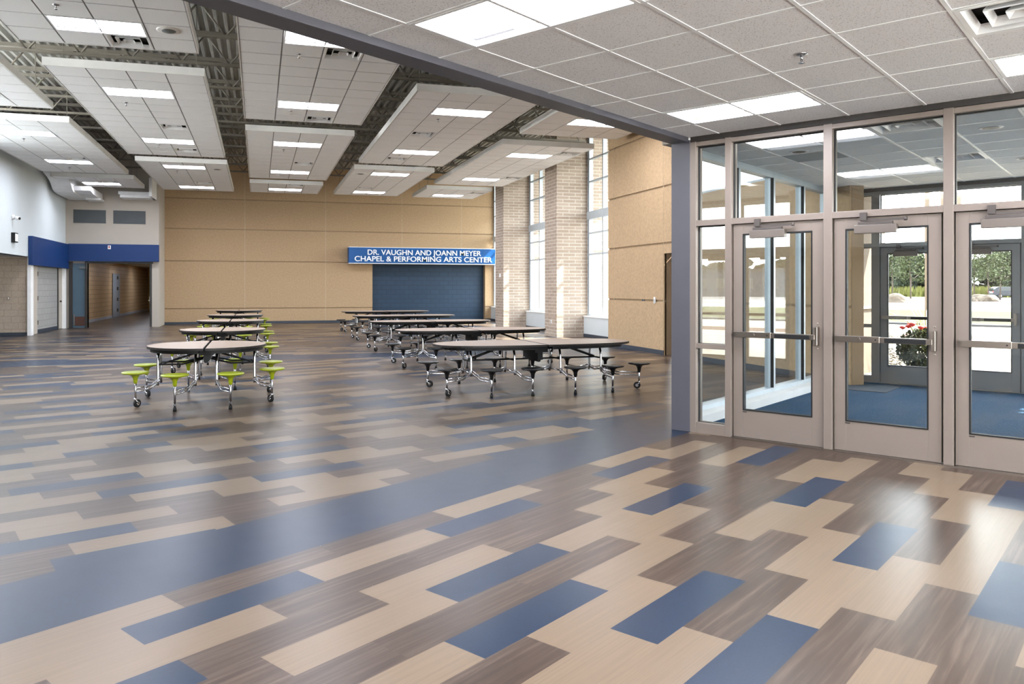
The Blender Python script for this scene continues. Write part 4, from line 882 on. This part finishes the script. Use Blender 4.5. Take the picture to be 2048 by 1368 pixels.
for x, y, s_, lab in [(1821, 604, 1.0, 'young thin tree in the lot seen in the middle of the outer door glass'), (1784, 600, 1.1, 'young tree at the left edge of the outer door glass'), (1976, 603, .95, 'young thin tree between boulder and parked car'), (1948, 601, 1.0, 'young tree left of the parked car at the door edge'), (2000, 600, 1.05, 'young thin tree just behind the parked car')]:
    p = px(x, y, GZ)
    if first: place(t0, (p[0], p[1], GZ)); t0['label'] = lab; t0['group'] = 'young trees in the parking lot'; t0.scale = (s_,) * 3; first = False
    else: o = dup(t0, (p[0], p[1], GZ), 0, rnd.uniform(0, 360), lab, 'young trees in the parking lot'); o.scale = (s_,) * 3
bt0 = make_tree(8.5, 5.0, 'x', 6500, 'leaf2', .5, .12); first = True
for i in range(26):
    u = 185 + rnd.uniform(-8, 8); v = 62 - i * 6.2; p = e2w(u, v); s_ = rnd.uniform(.8, 1.15)
    lab = 'dense tree in the far tree line beyond the meadow'
    if first: place(bt0, (p[0], p[1], GZ)); bt0['label'] = lab; bt0['group'] = 'trees of the far tree line'; first = False
    else: o = dup(bt0, (p[0], p[1], GZ), 0, rnd.uniform(0, 360), lab, 'trees of the far tree line'); o.scale = (s_, s_, s_)
b = MB()
for i in range(15000):
    u = rnd.uniform(148, 176); v = rnd.uniform(-110, 90); p = e2w(u, v); h = rnd.uniform(.8, 2.0); w_ = rnd.uniform(.25, .6); a = rnd.uniform(0, 3.14)
    b.add([(p[0] - w_ * math.cos(a), p[1] - w_ * math.sin(a), GZ), (p[0] + w_ * math.cos(a), p[1] + w_ * math.sin(a), GZ), (p[0] + w_ * .2 * math.cos(a), p[1], GZ + h)], [(0, 1, 2)])
tag(b.build('meadow', 'field'), 'yellow green meadow before the far tree line', 'meadow', kind='stuff')
# parked car
p = px(2016, 596.5, GZ); t = thing('car', 'grey parked car seen through the right outer door', 'car', (p[0], p[1], GZ), 0, FE - 60)
side = [(-2.3, .35), (-2.32, .75), (-2.2, 1.0), (-1.95, 1.55), (-1.6, 1.68), (.3, 1.66), (1.1, 1.12), (2.0, .98), (2.3, .75), (2.32, .35)]
b = MB(); b.prism(side, -.92, .92, axis='y'); b.build('body', 'carbody', t, bevel=.06)
b = MB(); b.prism([(-1.75, 1.1), (-1.55, 1.52), (.2, 1.52), (.85, 1.1)], -.935, .935, axis='y'); b.add([(-2.2, -.75, 1.08), (-2.2, .75, 1.08), (-1.98, .68, 1.5), (-1.98, -.68, 1.5)], [(0, 1, 2, 3)]); b.build('side_glass', 'carglass', t)
b = MB(); b.box(-2.24, -2.17, -.7, .7, 1.05, 1.5); b.build('rear_window', 'carglass', t)
for sx in (-1.4, 1.4):
    for sy in (-.84, .84):
        b = MB(); b.cyl((0, 0, .34), (0, 1, 0), .34, .22, 20, 0); b.cyl((0, 0, .34), (0, 1, 0), .19, .24, 16, 1); b.build('wheel', ['black', 'nickel'], t, loc=(sx, sy, 0))
for sy in (-.8, .8):
    b = MB(); b.box(-2.36, -2.28, sy - .12, sy + .12, .85, 1.05); b.build('tail_light', 'tail', t)
b = MB(); b.box(0, 14, 0, 40, 0, 4.5); b.box(-.3, 14.3, -.3, 40.3, 4.5, 4.8, 1)
for k in range(9): b.box(-.05, 0, 2 + k * 4.2, 4.5 + k * 4.2, 1.4, 3.2, 2)
pp = e2w(130, -78); o = b.build('storage_building', ['far', 'curb', 'carglass'], loc=(pp[0], pp[1], GZ), rz=FE); tag(o, 'low blue grey building far across the road', 'building')
